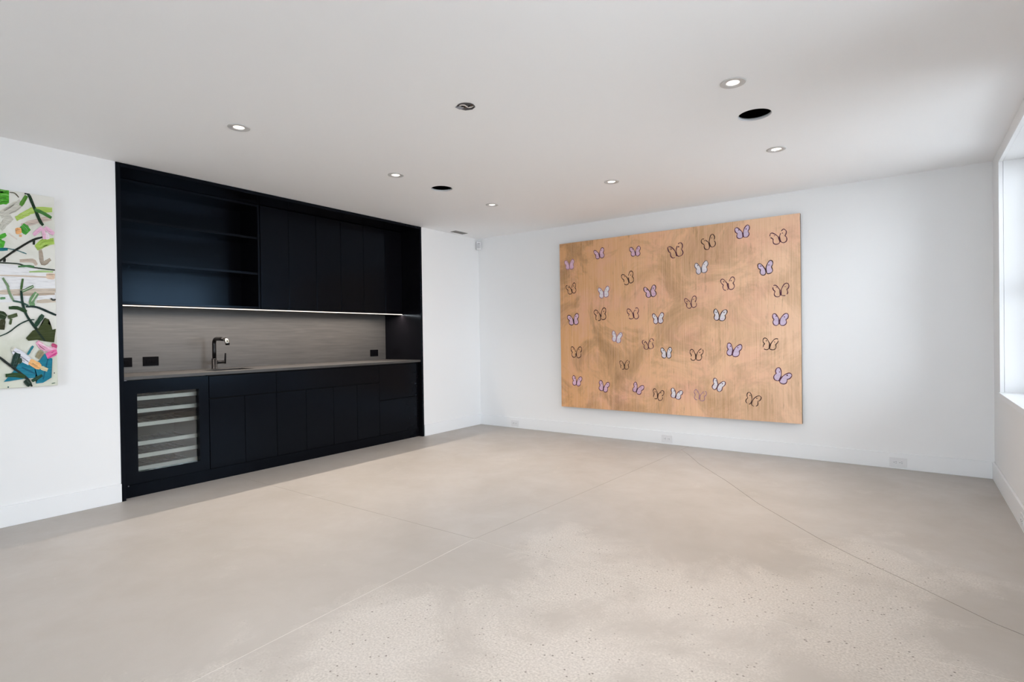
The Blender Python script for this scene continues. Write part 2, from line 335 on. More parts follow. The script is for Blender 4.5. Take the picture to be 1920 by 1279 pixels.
('s',[(-4.665,1.7056),(-4.6533,1.7058),(-4.6416,1.7071),(-4.6298,1.7099),(-4.618,1.7132)],[(-4.6652,1.7205),(-4.6536,1.7249),(-4.6419,1.7272),(-4.6301,1.7289),(-4.6183,1.7293)],(24,118,128)),
('s',[(-4.6224,1.7237),(-4.6105,1.7219),(-4.5985,1.7203),(-4.5866,1.7182),(-4.575,1.7156),(-4.5637,1.7126),(-4.5527,1.7086),(-4.5417,1.704),(-4.5304,1.7003)],[(-4.6216,1.7287),(-4.6097,1.7269),(-4.5976,1.7257),(-4.5855,1.7244),(-4.5737,1.7216),(-4.5623,1.7177),(-4.5511,1.7138),(-4.54,1.7097),(-4.5291,1.7047)],(40,100,105)),
('s',[(-4.6637,1.6285),(-4.6615,1.6305),(-4.6615,1.6316),(-4.6592,1.6337),(-4.6516,1.6408),(-4.6376,1.6564),(-4.6179,1.676),(-4.5965,1.6981),(-4.5752,1.7174),(-4.5553,1.7367),(-4.5347,1.7559),(-4.5148,1.7733),(-4.4969,1.7862),(-4.4831,1.7957),(-4.4717,1.8021),(-4.461,1.8078),(-4.4493,1.8131)],[(-4.669,1.6353),(-4.668,1.6373),(-4.6674,1.6391),(-4.6645,1.6428),(-4.6575,1.6517),(-4.6426,1.6657),(-4.6235,1.6865),(-4.6018,1.7084),(-4.5812,1.7295),(-4.5606,1.7477),(-4.5397,1.7669),(-4.5195,1.7845),(-4.5015,1.799),(-4.4867,1.809),(-4.4742,1.8153),(-4.463,1.819),(-4.4515,1.8247)],(22,28,18)),
('s',[(-4.4976,1.7931),(-4.4997,1.7857),(-4.4993,1.7787),(-4.4993,1.7717),(-4.4985,1.7647)],[(-4.4883,1.7944),(-4.4863,1.7875),(-4.4877,1.7803),(-4.4876,1.7732),(-4.4883,1.766)],(24,36,20)),
('s',[(-4.64,1.6635),(-4.6416,1.6574),(-4.641,1.6516),(-4.6418,1.6456),(-4.6408,1.6398)],[(-4.6298,1.6646),(-4.6279,1.6589),(-4.6284,1.6529),(-4.6288,1.6469),(-4.6298,1.6409)],(22,28,18)),
('s',[(-4.6665,1.6304),(-4.6433,1.6308),(-4.6192,1.6317),(-4.5961,1.6324),(-4.5761,1.6321),(-4.5623,1.6291),(-4.5526,1.6255),(-4.5412,1.6218),(-4.5235,1.6177),(-4.4964,1.6154),(-4.4631,1.613),(-4.4268,1.6114),(-4.3912,1.6091)],[(-4.6662,1.6367),(-4.6429,1.6381),(-4.6188,1.6395),(-4.5956,1.64),(-4.5751,1.6397),(-4.5604,1.6378),(-4.5502,1.6339),(-4.5395,1.6295),(-4.5222,1.6263),(-4.4954,1.6236),(-4.4622,1.6213),(-4.426,1.6185),(-4.3904,1.6163)],(28,44,30)),
('s',[(-4.5715,1.6122),(-4.5624,1.614),(-4.5534,1.6156),(-4.5444,1.6165),(-4.5352,1.6188),(-4.5255,1.6189),(-4.5154,1.6181),(-4.5047,1.6188),(-4.4941,1.6194)],[(-4.5722,1.6232),(-4.5632,1.6251),(-4.5542,1.6277),(-4.5449,1.6317),(-4.535,1.6315),(-4.5246,1.6331),(-4.514,1.6337),(-4.5036,1.6314),(-4.4931,1.6303)],(72,122,74)),
('s',[(-4.5191,1.5855),(-4.5045,1.5873),(-4.4898,1.5882),(-4.4751,1.5902),(-4.4604,1.5916),(-4.4455,1.5931),(-4.4305,1.5936),(-4.4154,1.5946),(-4.4001,1.5955)],[(-4.5192,1.5948),(-4.5047,1.5968),(-4.49,1.6),(-4.4752,1.6032),(-4.4602,1.6044),(-4.4451,1.6052),(-4.4299,1.6064),(-4.4148,1.6055),(-4.3996,1.6058)],(176,206,138)),
('s',[(-4.4569,1.8888),(-4.4682,1.8754),(-4.48,1.8627),(-4.4905,1.8486),(-4.4995,1.8326)],[(-4.4458,1.8743),(-4.4562,1.8595),(-4.4664,1.8448),(-4.4774,1.8312),(-4.4897,1.8196)],(235,182,210)),
('s',[(-4.437,1.8488),(-4.4378,1.8368),(-4.4357,1.8261),(-4.4344,1.8151),(-4.4303,1.8053)],[(-4.4241,1.8548),(-4.4193,1.8453),(-4.4166,1.8349),(-4.4155,1.8237),(-4.4147,1.8124)],(245,226,236)),
('s',[(-4.4538,1.8745),(-4.454,1.8563),(-4.4527,1.8385),(-4.4505,1.8211),(-4.4475,1.8039)],[(-4.4409,1.8791),(-4.4376,1.862),(-4.4336,1.8451),(-4.4323,1.8272),(-4.4328,1.8088)],(240,190,214)),
('s',[(-4.4437,1.8742),(-4.4334,1.8624),(-4.4214,1.8536),(-4.4098,1.8441),(-4.3967,1.8369)],[(-4.4335,1.8933),(-4.4202,1.887),(-4.4091,1.8764),(-4.3965,1.8686),(-4.3864,1.8559)],(238,186,212)),
('s',[(-4.6487,1.5384),(-4.6424,1.5242),(-4.6357,1.5102),(-4.6292,1.4961),(-4.6221,1.4825)],[(-4.6403,1.5461),(-4.6337,1.5321),(-4.627,1.5182),(-4.6199,1.5045),(-4.6136,1.4901)],(120,150,112)),
('s',[(-4.6297,1.5068),(-4.6276,1.4922),(-4.6262,1.477),(-4.6228,1.4626),(-4.62,1.4479),(-4.6152,1.4347),(-4.6105,1.422),(-4.6043,1.4108),(-4.5996,1.3984)],[(-4.621,1.5103),(-4.6182,1.4959),(-4.6147,1.4816),(-4.6123,1.4674),(-4.609,1.4542),(-4.6052,1.4418),(-4.6006,1.4297),(-4.5965,1.4169),(-4.5913,1.4048)],(128,156,118)),
('s',[(-4.6,1.3982),(-4.5911,1.3961),(-4.5822,1.3937),(-4.5733,1.3923),(-4.5646,1.3894),(-4.5558,1.3858),(-4.547,1.3805),(-4.5378,1.3756),(-4.5283,1.3715)],[(-4.5986,1.4078),(-4.5896,1.4063),(-4.5805,1.4056),(-4.5713,1.4031),(-4.5618,1.4008),(-4.5526,1.3961),(-4.543,1.3921),(-4.534,1.3863),(-4.5251,1.3807)],(60,96,84)),
('s',[(-4.5548,1.5449),(-4.5584,1.5274),(-4.561,1.5099),(-4.5635,1.4923),(-4.5641,1.4746)],[(-4.5462,1.5438),(-4.5481,1.5261),(-4.55,1.5084),(-4.5519,1.4908),(-4.5561,1.4734)],(72,104,54)),
('s',[(-4.5655,1.4692),(-4.5644,1.4475),(-4.5637,1.4253),(-4.5614,1.4037),(-4.5601,1.3827),(-4.5562,1.364),(-4.5529,1.346),(-4.548,1.3288),(-4.5411,1.3117),(-4.5335,1.2936),(-4.5242,1.276),(-4.5154,1.2574),(-4.5056,1.2397),(-4.4952,1.2225),(-4.4848,1.2049),(-4.4733,1.188),(-4.4633,1.1697)],[(-4.5548,1.4714),(-4.5527,1.4497),(-4.5511,1.4278),(-4.5501,1.4064),(-4.5461,1.3871),(-4.5444,1.3686),(-4.5392,1.3525),(-4.5361,1.3357),(-4.531,1.3189),(-4.5235,1.3021),(-4.5141,1.2854),(-4.5039,1.2685),(-4.4936,1.2514),(-4.4837,1.2337),(-4.4745,1.215),(-4.4644,1.1968),(-4.454,1.1788)],(22,52,42)),
('s',[(-4.5537,1.4561),(-4.5393,1.4643),(-4.5251,1.4736),(-4.5106,1.4821),(-4.4971,1.494)],[(-4.5585,1.4694),(-4.5448,1.4796),(-4.5311,1.4902),(-4.5171,1.5001),(-4.5025,1.5087)],(96,126,86)),
('s',[(-4.5525,1.4645),(-4.5396,1.4723),(-4.5269,1.4809),(-4.514,1.4891),(-4.5013,1.4982)],[(-4.5538,1.4684),(-4.5413,1.4772),(-4.5284,1.4852),(-4.5156,1.4939),(-4.5024,1.5016)],(200,215,190)),
('s',[(-4.4927,1.4667),(-4.5009,1.4549),(-4.5091,1.4422),(-4.5171,1.4286),(-4.5221,1.4129),(-4.5246,1.3971),(-4.5219,1.3843),(-4.5196,1.3749),(-4.5173,1.3665)],[(-4.4744,1.4503),(-4.481,1.4366),(-4.4885,1.4236),(-4.4943,1.4121),(-4.4963,1.4035),(-4.4979,1.3988),(-4.4964,1.3933),(-4.4946,1.3848),(-4.4947,1.3744)],(112,152,106)),
('s',[(-4.488,1.4574),(-4.4947,1.4443),(-4.501,1.431),(-4.508,1.4181),(-4.5137,1.4044)],[(-4.4835,1.454),(-4.49,1.4406),(-4.4966,1.4275),(-4.5027,1.414),(-4.5099,1.4013)],(205,212,190)),
('s',[(-4.6197,1.3501),(-4.6098,1.3496),(-4.6,1.35),(-4.5909,1.3494),(-4.5818,1.3492),(-4.5721,1.3456),(-4.5617,1.3395),(-4.5503,1.3335),(-4.5385,1.3284)],[(-4.62,1.3668),(-4.6103,1.3679),(-4.6004,1.3713),(-4.5896,1.3715),(-4.5779,1.3713),(-4.5662,1.3661),(-4.5542,1.3609),(-4.5431,1.3536),(-4.5327,1.3451)],(38,68,32)),
('s',[(-4.5392,1.3642),(-4.527,1.3634),(-4.5149,1.3648),(-4.5029,1.3641),(-4.4904,1.3623),(-4.4765,1.357),(-4.4614,1.349),(-4.4462,1.3406),(-4.4322,1.3339),(-4.4206,1.3279),(-4.4106,1.3226),(-4.4009,1.3181),(-4.3908,1.3138)],[(-4.539,1.3738),(-4.5269,1.3754),(-4.5147,1.3766),(-4.5018,1.3773),(-4.4881,1.3744),(-4.4729,1.3696),(-4.4569,1.3623),(-4.4413,1.3546),(-4.4279,1.3464),(-4.4165,1.3402),(-4.4061,1.3357),(-4.3969,1.3297),(-4.3871,1.3241)],(22,46,42)),
('s',[(-4.4178,1.4222),(-4.4148,1.4196),(-4.4116,1.4166),(-4.4082,1.4131),(-4.4036,1.4115),(-4.3989,1.4123),(-4.3947,1.4128),(-4.3916,1.4158),(-4.3885,1.4179)],[(-4.4137,1.4304),(-4.4101,1.4283),(-4.4068,1.4259),(-4.4038,1.4246),(-4.4018,1.4239),(-4.3999,1.4232),(-4.3975,1.4251),(-4.3939,1.4253),(-4.3904,1.4261)],(60,62,55)),
('s',[(-4.6579,1.4086),(-4.6519,1.4082),(-4.6461,1.4095),(-4.6402,1.4105),(-4.6344,1.4124)],[(-4.6584,1.4208),(-4.6527,1.4236),(-4.6468,1.4241),(-4.6409,1.4242),(-4.635,1.4249)],(100,150,100)),
('p',[(-4.5423,1.1698),(-4.5084,1.2183),(-4.4787,1.2348),(-4.457,1.2679),(-4.4479,1.301),(-4.4265,1.2904),(-4.4313,1.2627),(-4.4142,1.2462),(-4.4102,1.224),(-4.3926,1.2296),(-4.4,1.1795),(-4.4028,1.1405),(-4.4374,1.1466),(-4.4884,1.1583),(-4.5302,1.1534)],[],(58,68,28)),
('s',[(-4.6772,1.305),(-4.6689,1.2958),(-4.6597,1.2891),(-4.649,1.2865),(-4.6378,1.2849)],[(-4.6651,1.3401),(-4.6544,1.3378),(-4.6436,1.3355),(-4.635,1.3265),(-4.6278,1.3137)],(44,64,34)),
('s',[(-4.6596,1.2875),(-4.6631,1.272),(-4.6629,1.2561),(-4.6648,1.2405),(-4.6636,1.2245)],[(-4.6377,1.2854),(-4.6358,1.2693),(-4.6383,1.2536),(-4.6396,1.2378),(-4.6425,1.2222)],(58,58,32)),
('s',[(-4.6228,1.2899),(-4.6117,1.2932),(-4.6005,1.2966),(-4.5896,1.3015),(-4.5787,1.3068)],[(-4.6266,1.3098),(-4.6158,1.3148),(-4.6048,1.3194),(-4.594,1.3245),(-4.5827,1.3281)],(74,88,52)),
('s',[(-4.6141,1.2938),(-4.6162,1.2846),(-4.6178,1.2753),(-4.6197,1.2661),(-4.62,1.2565)],[(-4.6035,1.291),(-4.6054,1.2817),(-4.6068,1.2723),(-4.6081,1.2629),(-4.6108,1.2539)],(74,88,52)),
('s',[(-4.4631,1.326),(-4.4759,1.3097),(-4.4845,1.2901),(-4.4953,1.2724),(-4.502,1.2513)],[(-4.4492,1.3142),(-4.4555,1.2924),(-4.4676,1.2756),(-4.4769,1.2566),(-4.4888,1.2398)],(32,66,46)),
('s',[(-4.5029,1.237),(-4.4911,1.2149),(-4.4794,1.1924),(-4.4673,1.1702),(-4.4539,1.1489)],[(-4.4966,1.2431),(-4.484,1.2217),(-4.4708,1.2006),(-4.4579,1.179),(-4.4469,1.1554)],(24,42,26)),
('s',[(-4.6726,1.1762),(-4.6598,1.1825),(-4.6469,1.189),(-4.6338,1.1959),(-4.6208,1.2043),(-4.608,1.2155),(-4.5958,1.2288),(-4.5835,1.2413),(-4.5717,1.2519),(-4.5602,1.2611),(-4.5483,1.2681),(-4.5372,1.2745),(-4.5272,1.2791),(-4.5192,1.2824),(-4.5124,1.2831),(-4.5058,1.2835),(-4.4988,1.2845)],[(-4.6741,1.1815),(-4.6615,1.1887),(-4.6486,1.1951),(-4.6359,1.2022),(-4.6237,1.2111),(-4.6114,1.2218),(-4.5992,1.2345),(-4.5873,1.2481),(-4.5754,1.2597),(-4.5628,1.2677),(-4.551,1.2764),(-4.5394,1.2825),(-4.5289,1.287),(-4.5201,1.2893),(-4.5126,1.2912),(-4.5059,1.2912),(-4.499,1.2918)],(28,54,44)),
('p',[(-4.6505,0.9029),(-4.6062,0.9633),(-4.5855,1.0048),(-4.5486,1.0245),(-4.5036,0.9898),(-4.4744,0.9719),(-4.4864,1.0163),(-4.4516,1.0698),(-4.4132,1.0351),(-4.4186,0.9688),(-4.4195,0.9133),(-4.4631,0.8833),(-4.497,0.8804),(-4.488,0.918),(-4.5462,0.9166),(-4.619,0.9058)],[],(22,122,146)),
('s',[(-4.5121,1.1242),(-4.5196,1.1114),(-4.5263,1.0978),(-4.5338,1.0849),(-4.5396,1.0707)],[(-4.5035,1.1167),(-4.51,1.1028),(-4.5175,1.09),(-4.5231,1.0754),(-4.5318,1.0637)],(40,126,140)),
('s',[(-4.4727,1.0954),(-4.4825,1.0879),(-4.4894,1.0776),(-4.4943,1.0652),(-4.4988,1.0526)],[(-4.4555,1.078),(-4.4589,1.0639),(-4.4658,1.0535),(-4.473,1.0435),(-4.4809,1.0342)],(156,146,116)),
('s',[(-4.4378,1.0426),(-4.4454,1.0086),(-4.4523,0.9745),(-4.4592,0.9405),(-4.4656,0.9064)],[(-4.4316,1.0404),(-4.4386,1.0062),(-4.4453,0.9719),(-4.4525,0.938),(-4.4596,0.9041)],(14,92,118)),
('s',[(-4.5668,0.9844),(-4.5501,0.9716),(-4.533,0.9593),(-4.5154,0.9476),(-4.4976,0.9364)],[(-4.5642,0.9911),(-4.5467,0.9804),(-4.529,0.9696),(-4.5119,0.9568),(-4.4946,0.9441)],(14,92,118)),
('s',[(-4.4959,1.1383),(-4.4881,1.1256),(-4.4817,1.11),(-4.4697,1.0985),(-4.4559,1.0878),(-4.4396,1.0824),(-4.4228,1.0814),(-4.4065,1.0821),(-4.3908,1.0818)],[(-4.4807,1.1571),(-4.4718,1.1449),(-4.4598,1.1369),(-4.4544,1.124),(-4.4466,1.1166),(-4.4354,1.1158),(-4.4218,1.1115),(-4.4059,1.1098),(-4.3898,1.1102)],(236,168,196)),
('s',[(-4.4815,1.1389),(-4.4661,1.1269),(-4.45,1.116),(-4.434,1.1047),(-4.4178,1.0936)],[(-4.4789,1.1448),(-4.463,1.1339),(-4.4471,1.1228),(-4.4314,1.1108),(-4.4154,1.099)],(248,215,228)),
('s',[(-4.4192,1.1198),(-4.4124,1.1141),(-4.405,1.11),(-4.3976,1.1055),(-4.3898,1.1022)],[(-4.4132,1.1365),(-4.4047,1.1353),(-4.3974,1.1307),(-4.3899,1.1266),(-4.3831,1.1205)],(190,70,116)),
('s',[(-4.3915,1.0956),(-4.4076,1.0945),(-4.4209,1.0848),(-4.4358,1.0805),(-4.4485,1.0696)],[(-4.3829,1.0688),(-4.3952,1.0555),(-4.4093,1.0483),(-4.4234,1.0413),(-4.4379,1.0361)],(230,108,164)),
('s',[(-4.3917,1.0756),(-4.403,1.0681),(-4.4141,1.0601),(-4.425,1.0521),(-4.4358,1.0438)],[(-4.3897,1.0713),(-4.4004,1.0622),(-4.4117,1.0548),(-4.4228,1.047),(-4.4337,1.0392)],(200,60,130)),
('s',[(-4.6091,1.0859),(-4.602,1.0858),(-4.5964,1.0895),(-4.5914,1.0948),(-4.5866,1.1005)],[(-4.6149,1.1008),(-4.6116,1.1103),(-4.6054,1.1125),(-4.5999,1.1164),(-4.5934,1.1178)],(226,221,206)),
('s',[(-4.6112,1.0804),(-4.5945,1.0564),(-4.5763,1.0343),(-4.556,1.0154),(-4.5338,0.9991)],[(-4.5938,1.1102),(-4.5706,1.0969),(-4.5503,1.0782),(-4.5316,1.0564),(-4.5142,1.0317)],(226,226,236)),
('s',[(-4.5347,1.0083),(-4.5227,0.9954),(-4.5098,0.9842),(-4.4965,0.9734),(-4.4801,0.9696)],[(-4.5218,1.038),(-4.5061,1.0333),(-4.4934,1.0214),(-4.4785,1.0142),(-4.4686,0.9955)],(245,184,118)),
('s',[(-4.477,0.9744),(-4.4697,0.9654),(-4.4609,0.9608),(-4.4515,0.9581),(-4.4427,0.9536)],[(-4.4718,0.9905),(-4.4616,0.9903),(-4.4533,0.9845),(-4.4447,0.9791),(-4.436,0.974)],(215,202,162)),
('s',[(-4.5955,1.0829),(-4.6049,1.0621),(-4.6099,1.0394),(-4.6144,1.0165),(-4.6178,0.9931)],[(-4.5691,1.0706),(-4.5728,1.047),(-4.5784,1.0244),(-4.5852,1.0024),(-4.5937,0.9813)],(24,52,44)),
('s',[(-4.581,1.0501),(-4.5847,1.0429),(-4.5878,1.0355),(-4.5891,1.0275),(-4.5874,1.0183)],[(-4.5647,1.044),(-4.5638,1.0351),(-4.5631,1.0262),(-4.5653,1.0185),(-4.5704,1.0118)],(34,58,36)),
('s',[(-4.6774,1.0567),(-4.6756,1.0544),(-4.6744,1.0534),(-4.6722,1.0511),(-4.667,1.045),(-4.6575,1.0341),(-4.6449,1.0193),(-4.6304,1.0044),(-4.6168,0.9903),(-4.605,0.976),(-4.592,0.964),(-4.5804,0.951),(-4.5698,0.9392),(-4.5605,0.9283),(-4.552,0.9188),(-4.545,0.9094),(-4.5383,0.9008),(-4.5335,0.8914),(-4.53,0.8815),(-4.5264,0.8712),(-4.5222,0.8609)],[(-4.6731,1.0659),(-4.6708,1.0654),(-4.6693,1.0642),(-4.6662,1.0621),(-4.6606,1.0561),(-4.6502,1.0462),(-4.6371,1.0321),(-4.6234,1.016),(-4.6105,1.0008),(-4.5973,0.9891),(-4.5854,0.975),(-4.5731,0.9629),(-4.5629,0.9501),(-4.5527,0.9404),(-4.5441,0.9303),(-4.5364,0.9201),(-4.5298,0.9091),(-4.5245,0.8978),(-4.5198,0.887),(-4.5174,0.8759),(-4.5142,0.8652)],(22,32,28)),
('s',[(-4.6418,0.931),(-4.6298,0.9312),(-4.6178,0.9298),(-4.6063,0.929),(-4.5954,0.928),(-4.5851,0.9248),(-4.5746,0.9212),(-4.5634,0.9193),(-4.5521,0.9164)],[(-4.6424,0.9518),(-4.6306,0.9523),(-4.6185,0.9537),(-4.6062,0.9568),(-4.5936,0.9553),(-4.5813,0.9538),(-4.5698,0.9493),(-4.5592,0.9426),(-4.5483,0.9387)],(42,72,34)),
('s',[(-4.5144,0.8906),(-4.501,0.8976),(-4.4878,0.905),(-4.4756,0.9153),(-4.4633,0.9254)],[(-4.5211,0.9067),(-4.5086,0.9157),(-4.4967,0.9263),(-4.4828,0.9323),(-4.4695,0.9399)],(28,64,42)),
('s',[(-4.5592,0.8964),(-4.5542,0.8861),(-4.5487,0.8763),(-4.543,0.8668),(-4.5345,0.8602)],[(-4.5423,0.9153),(-4.535,0.9076),(-4.5283,0.899),(-4.5215,0.8906),(-4.5189,0.8775)],(24,46,34)),
('s',[(-4.4196,0.8716),(-4.4152,0.8726),(-4.4107,0.8731),(-4.4064,0.8747),(-4.4021,0.8761)],[(-4.4206,0.8775),(-4.4163,0.8784),(-4.412,0.8804),(-4.4074,0.8803),(-4.403,0.8812)],(110,130,110)),
('s',[(-4.6342,0.8662),(-4.6327,0.8654),(-4.6311,0.8648),(-4.6295,0.8647),(-4.6278,0.8652)],[(-4.6333,0.874),(-4.6318,0.8736),(-4.6301,0.8739),(-4.6286,0.8727),(-4.6271,0.8716)],(30,80,80)),
('s',[(-4.4085,0.9404),(-4.4075,0.9389),(-4.4063,0.9389),(-4.4051,0.9382),(-4.4038,0.9386)],[(-4.4076,0.9461),(-4.4063,0.9467),(-4.4052,0.9457),(-4.4039,0.9462),(-4.4028,0.9447)],(60,70,60)),
]
BUTTERFLIES = [
(1.396,1.955,0.120,4,2,2),
(1.775,2.046,0.120,12,2,1),
(2.200,2.026,0.111,6,2,1),
(2.636,1.987,0.144,14,0,1),
(2.116,1.747,0.131,14,0,0),
(1.418,1.677,0.120,14,0,0),
(1.825,1.617,0.124,4,1,2),
(2.362,1.590,0.128,12,2,0),
(1.784,1.367,0.140,8,0,0),
(2.169,1.368,0.125,10,0,1),
(2.442,1.310,0.120,2,1,1),
(1.438,1.324,0.133,8,2,0),
(2.967,2.038,0.126,16,0,0),
(3.281,2.095,0.122,6,3,1),
(3.594,2.014,0.128,14,0,1),
(2.889,1.794,0.125,3,1,3),
(3.477,1.737,0.123,8,3,0),
(3.141,1.616,0.121,8,0,1),
(3.602,1.527,0.125,2,0,1),
(2.784,1.453,0.119,12,0,1),
(3.063,1.318,0.123,-8,1,0),
(3.592,1.263,0.124,-6,3,1),
(1.973,1.120,0.121,-8,1,2),
(2.330,1.037,0.119,10,0,1),
(2.527,0.951,0.114,2,1,0),
(1.469,0.953,0.129,0,0,0),
(2.060,0.816,0.109,4,0,0),
(1.470,0.619,0.115,-8,2,1),
(1.813,0.571,0.121,-12,2,1),
(2.207,0.568,0.116,-22,2,1),
(2.431,0.514,0.111,-6,0,0),
(2.624,0.528,0.110,-14,1,1),
(2.830,0.933,0.122,-4,0,0),
(3.184,0.978,0.128,-12,3,1),
(3.510,1.037,0.121,-10,0,0),
(3.603,0.739,0.128,-27,3,1),
(2.864,0.529,0.112,-10,0,2),
(3.040,0.641,0.116,-20,1,1),
(3.352,0.515,0.118,-18,0,0),
]
# ------------------------------------------------------------------ daylight portals
def portal(loc, size, face):
    ld = bpy.data.lights.new('window_portal', 'AREA'); ld.shape = 'RECTANGLE'; ld.size, ld.size_y = size
    ld.cycles.is_portal = True
    o = bpy.data.objects.new('window_portal', ld); COL.objects.link(o); o.location = loc
    o.rotation_euler = Vector(face).to_track_quat('-Z', 'Y').to_euler()
WIN = [(-1.95, -0.325, 0.693, 2.345), (-4.75, -2.95, 0.693, 2.345)]    # right wall windows: y0, y1, z0, z1
DOOR = (1.6, 4.4, 0.0, 2.15)                                           # glazed opening behind the camera
for y0, y1, z0, z1 in WIN:
    portal((W+0.36, (y0+y1)/2, (z0+z1)/2), (y1-y0+0.1, z1-z0+0.1), (-1, 0, 0))
portal(((DOOR[0]+DOOR[1])/2, YF-0.3, 1.08), (DOOR[1]-DOOR[0], 2.2), (0, 1, 0))

# ------------------------------------------------------------------ structure
# concrete floor: a sub-base with saw-cut slabs on it
floor = struct('floor', boxes((-0.9, W+0.3, YF-0.3, 0.2, -0.12, -0.0008)), M_JOINT)
G = 0.0017
XL = [(2.735, 0.0), (2.70, -0.81), (2.628, -2.0), (2.553, -3.17)]
XL2 = [(2.553, -3.17), (2.60, -4.685), (2.64, -6.4), (2.66, YF)]
YL = [(-0.7, -3.20), (0.36, -3.195), (1.4, -3.185), (2.553, -3.17)]
YL2 = [(2.553, -3.17), (2.87, -3.178), (3.6, -3.166), (4.19, -3.172), (W+0.02, -3.13)]
CR = [(2.725, -0.22), (2.86, -0.40), (3.06, -0.72), (3.40, -1.16), (3.72, -1.62), (4.12, -2.09), (4.30, -2.27), (4.52, -2.46), (4.80, -2.72), (W+0.02, -2.90)]
def sh(l, dx, dy): return [(x+dx, y+dy) for x, y in l]
def slab(poly):
    bm = bmesh.new(); n = len(poly)
    t = [bm.verts.new((x, y, 0)) for x, y in poly]; b = [bm.verts.new((x, y, -0.0007)) for x, y in poly]
    bm.faces.new(t); bm.faces.new(b[::-1])
    for i in range(n): bm.faces.new((t[i], b[i], b[(i+1) % n], t[(i+1) % n]))
    return bm
xr = W+0.02
for poly in (
    sh(XL, -G, 0)[:-1]+[(2.553-G, -3.17+G)]+sh(YL, 0, G)[::-1][1:]+[(-0.7, 0.0)],
    sh(YL, 0, -G)[:-1]+[(2.553-G, -3.17-G)]+sh(XL2, -G, 0)[1:]+[(-0.7, YF)],
    [(2.735+G, 0.0), (2.725+G, -0.215)]+sh(CR, G, G)[1:]+[(xr, 0.0)],
    [(2.722+G, -0.235)]+sh(CR, -G, -G)[1:]+sh(YL2, 0, G)[::-1][:-1]+[(2.553+G, -3.17+G)]+sh(XL, G, 0)[::-1][1:3],
    sh(YL2, 0, -G)[1:]+[(xr, YF)]+sh(XL2, G, 0)[::-1][:-1]+[(2.553+G, -3.17-G)]):
    part('concrete_slab', slab(poly), M_CONC, floor)

def strip(line, z=-0.0005, w=0.0014):
    bm = bmesh.new()
    for p, q in zip(line, line[1:]):
        d = Vector((q[0]-p[0], q[1]-p[1])).normalized(); nx, ny = -d.y*w, d.x*w
        bm.faces.new([bm.verts.new((x, y, z)) for x, y in ((p[0]+nx, p[1]+ny), (p[0]-nx, p[1]-ny), (q[0]-nx, q[1]-ny), (q[0]+nx, q[1]+ny))])
    return bm
part('crack', strip(CR), M_CRACK, floor, label='dark hairline crack in the concrete')
part('joint_filler', strip(XL), M_JOINTDARK, floor, label='grey saw cut joint')
part('joint_filler', strip(YL), M_JOINTDARK, floor, label='grey saw cut joint')
part('joint_filler', strip(XL2, w=0.0018), M_JOINTPALE, floor, label='pale filled saw cut joint')
part('joint_filler', strip(YL2), M_JOINTPALE, floor, label='pale filled saw cut joint')
# ceiling sheet with real holes, dark void above
LIGHTS = [(1.290, -3.811), (1.296, -2.575), (1.287, -1.342), (2.546, -1.330), (3.822, -2.574), (3.803, -1.334),
          (2.546, -4.70), (3.812, -3.90), (3.812, -6.3), (1.290, -6.3)]
SPEAKERS = [(1.302, -2.063, 0.091), (3.818, -2.067, 0.091)]
JB = (2.561, -3.197, 0.050)
bm = bmesh.new()
def loop(pts):
    vs = [bm.verts.new((x, y, H)) for x, y in pts]
    return [bm.edges.new((vs[i], vs[(i+1) % len(vs)])) for i in range(len(vs))]
edges = loop([(-0.7, YF-0.05), (W+0.05, YF-0.05), (W+0.05, 0.05), (-0.7, 0.05)])
def circ(x, y, r, n=40): return [(x+r*math.cos(2*math.pi*i/n), y+r*math.sin(2*math.pi*i/n)) for i in range(n)]
for x, y in LIGHTS: edges += loop(circ(x, y, 0.046, 24))
for x, y, r in SPEAKERS: edges += loop(circ(x, y, r, 48))
edges += loop(circ(*JB, 24))
bmesh.ops.triangle_fill(bm, use_beauty=True, use_dissolve=False, edges=edges)
bmesh.ops.recalc_face_normals(bm, faces=bm.faces[:])
if sum(f.normal.z for f in bm.faces) > 0: bmesh.ops.reverse_faces(bm, faces=bm.faces[:])
box(bm, -0.8, W+0.3, YF-0.3, 0.2, H+0.16, H+0.3, 1)
me = bpy.data.meshes.new('ceiling'); bm.to_mesh(me); bm.free(); me.materials.append(M_CEIL); me.materials.append(M_VOID)
ceiling = part('ceiling', me, None); ceiling['kind'] = 'structure'

CY0, CY1 = -4.031, -1.035             # niche of the cabinet wall
struct('wall_left', boxes((-0.8, 0.0, YF, CY0, -0.1, H+0.2), (-0.8, 0.0, CY1, 0.0, -0.1, H+0.2), (-0.8, -0.64, CY0, CY1, -0.1, H+0.2)), M_WALL)
struct('wall_back', boxes((-0.8, W+0.3, 0.0, 0.2, -0.1, H+0.2)), M_WALL)
D = 0.30
wr = []
ys = [0.0, WIN[0][1], WIN[0][0], WIN[1][1], WIN[1][0], YF]
for a, b in ((1, 0), (3, 2), (5, 4)): wr.append((W, W+D, ys[a], ys[b], -0.1, H+0.2))
for y0, y1, z0, z1 in WIN: wr += [(W, W+D, y0, y1, -0.1, z0-0.036), (W, W+D, y0, y1, z1, H+0.2)]
struct('wall_right', boxes(*wr), M_WALL)
struct('wall_front', boxes((-0.8, DOOR[0], YF-0.2, YF, -0.1, H+0.2), (DOOR[1], W+D, YF-0.2, YF, -0.1, H+0.2), (DOOR[0], DOOR[1], YF-0.2, YF, DOOR[3], H+0.2)), M_WALL)
gm = painted('outside_paving', (178, 178, 176), 0.9)
struct('ground', boxes((-14, 22, -26, 18, -0.32, -0.22)), gm)

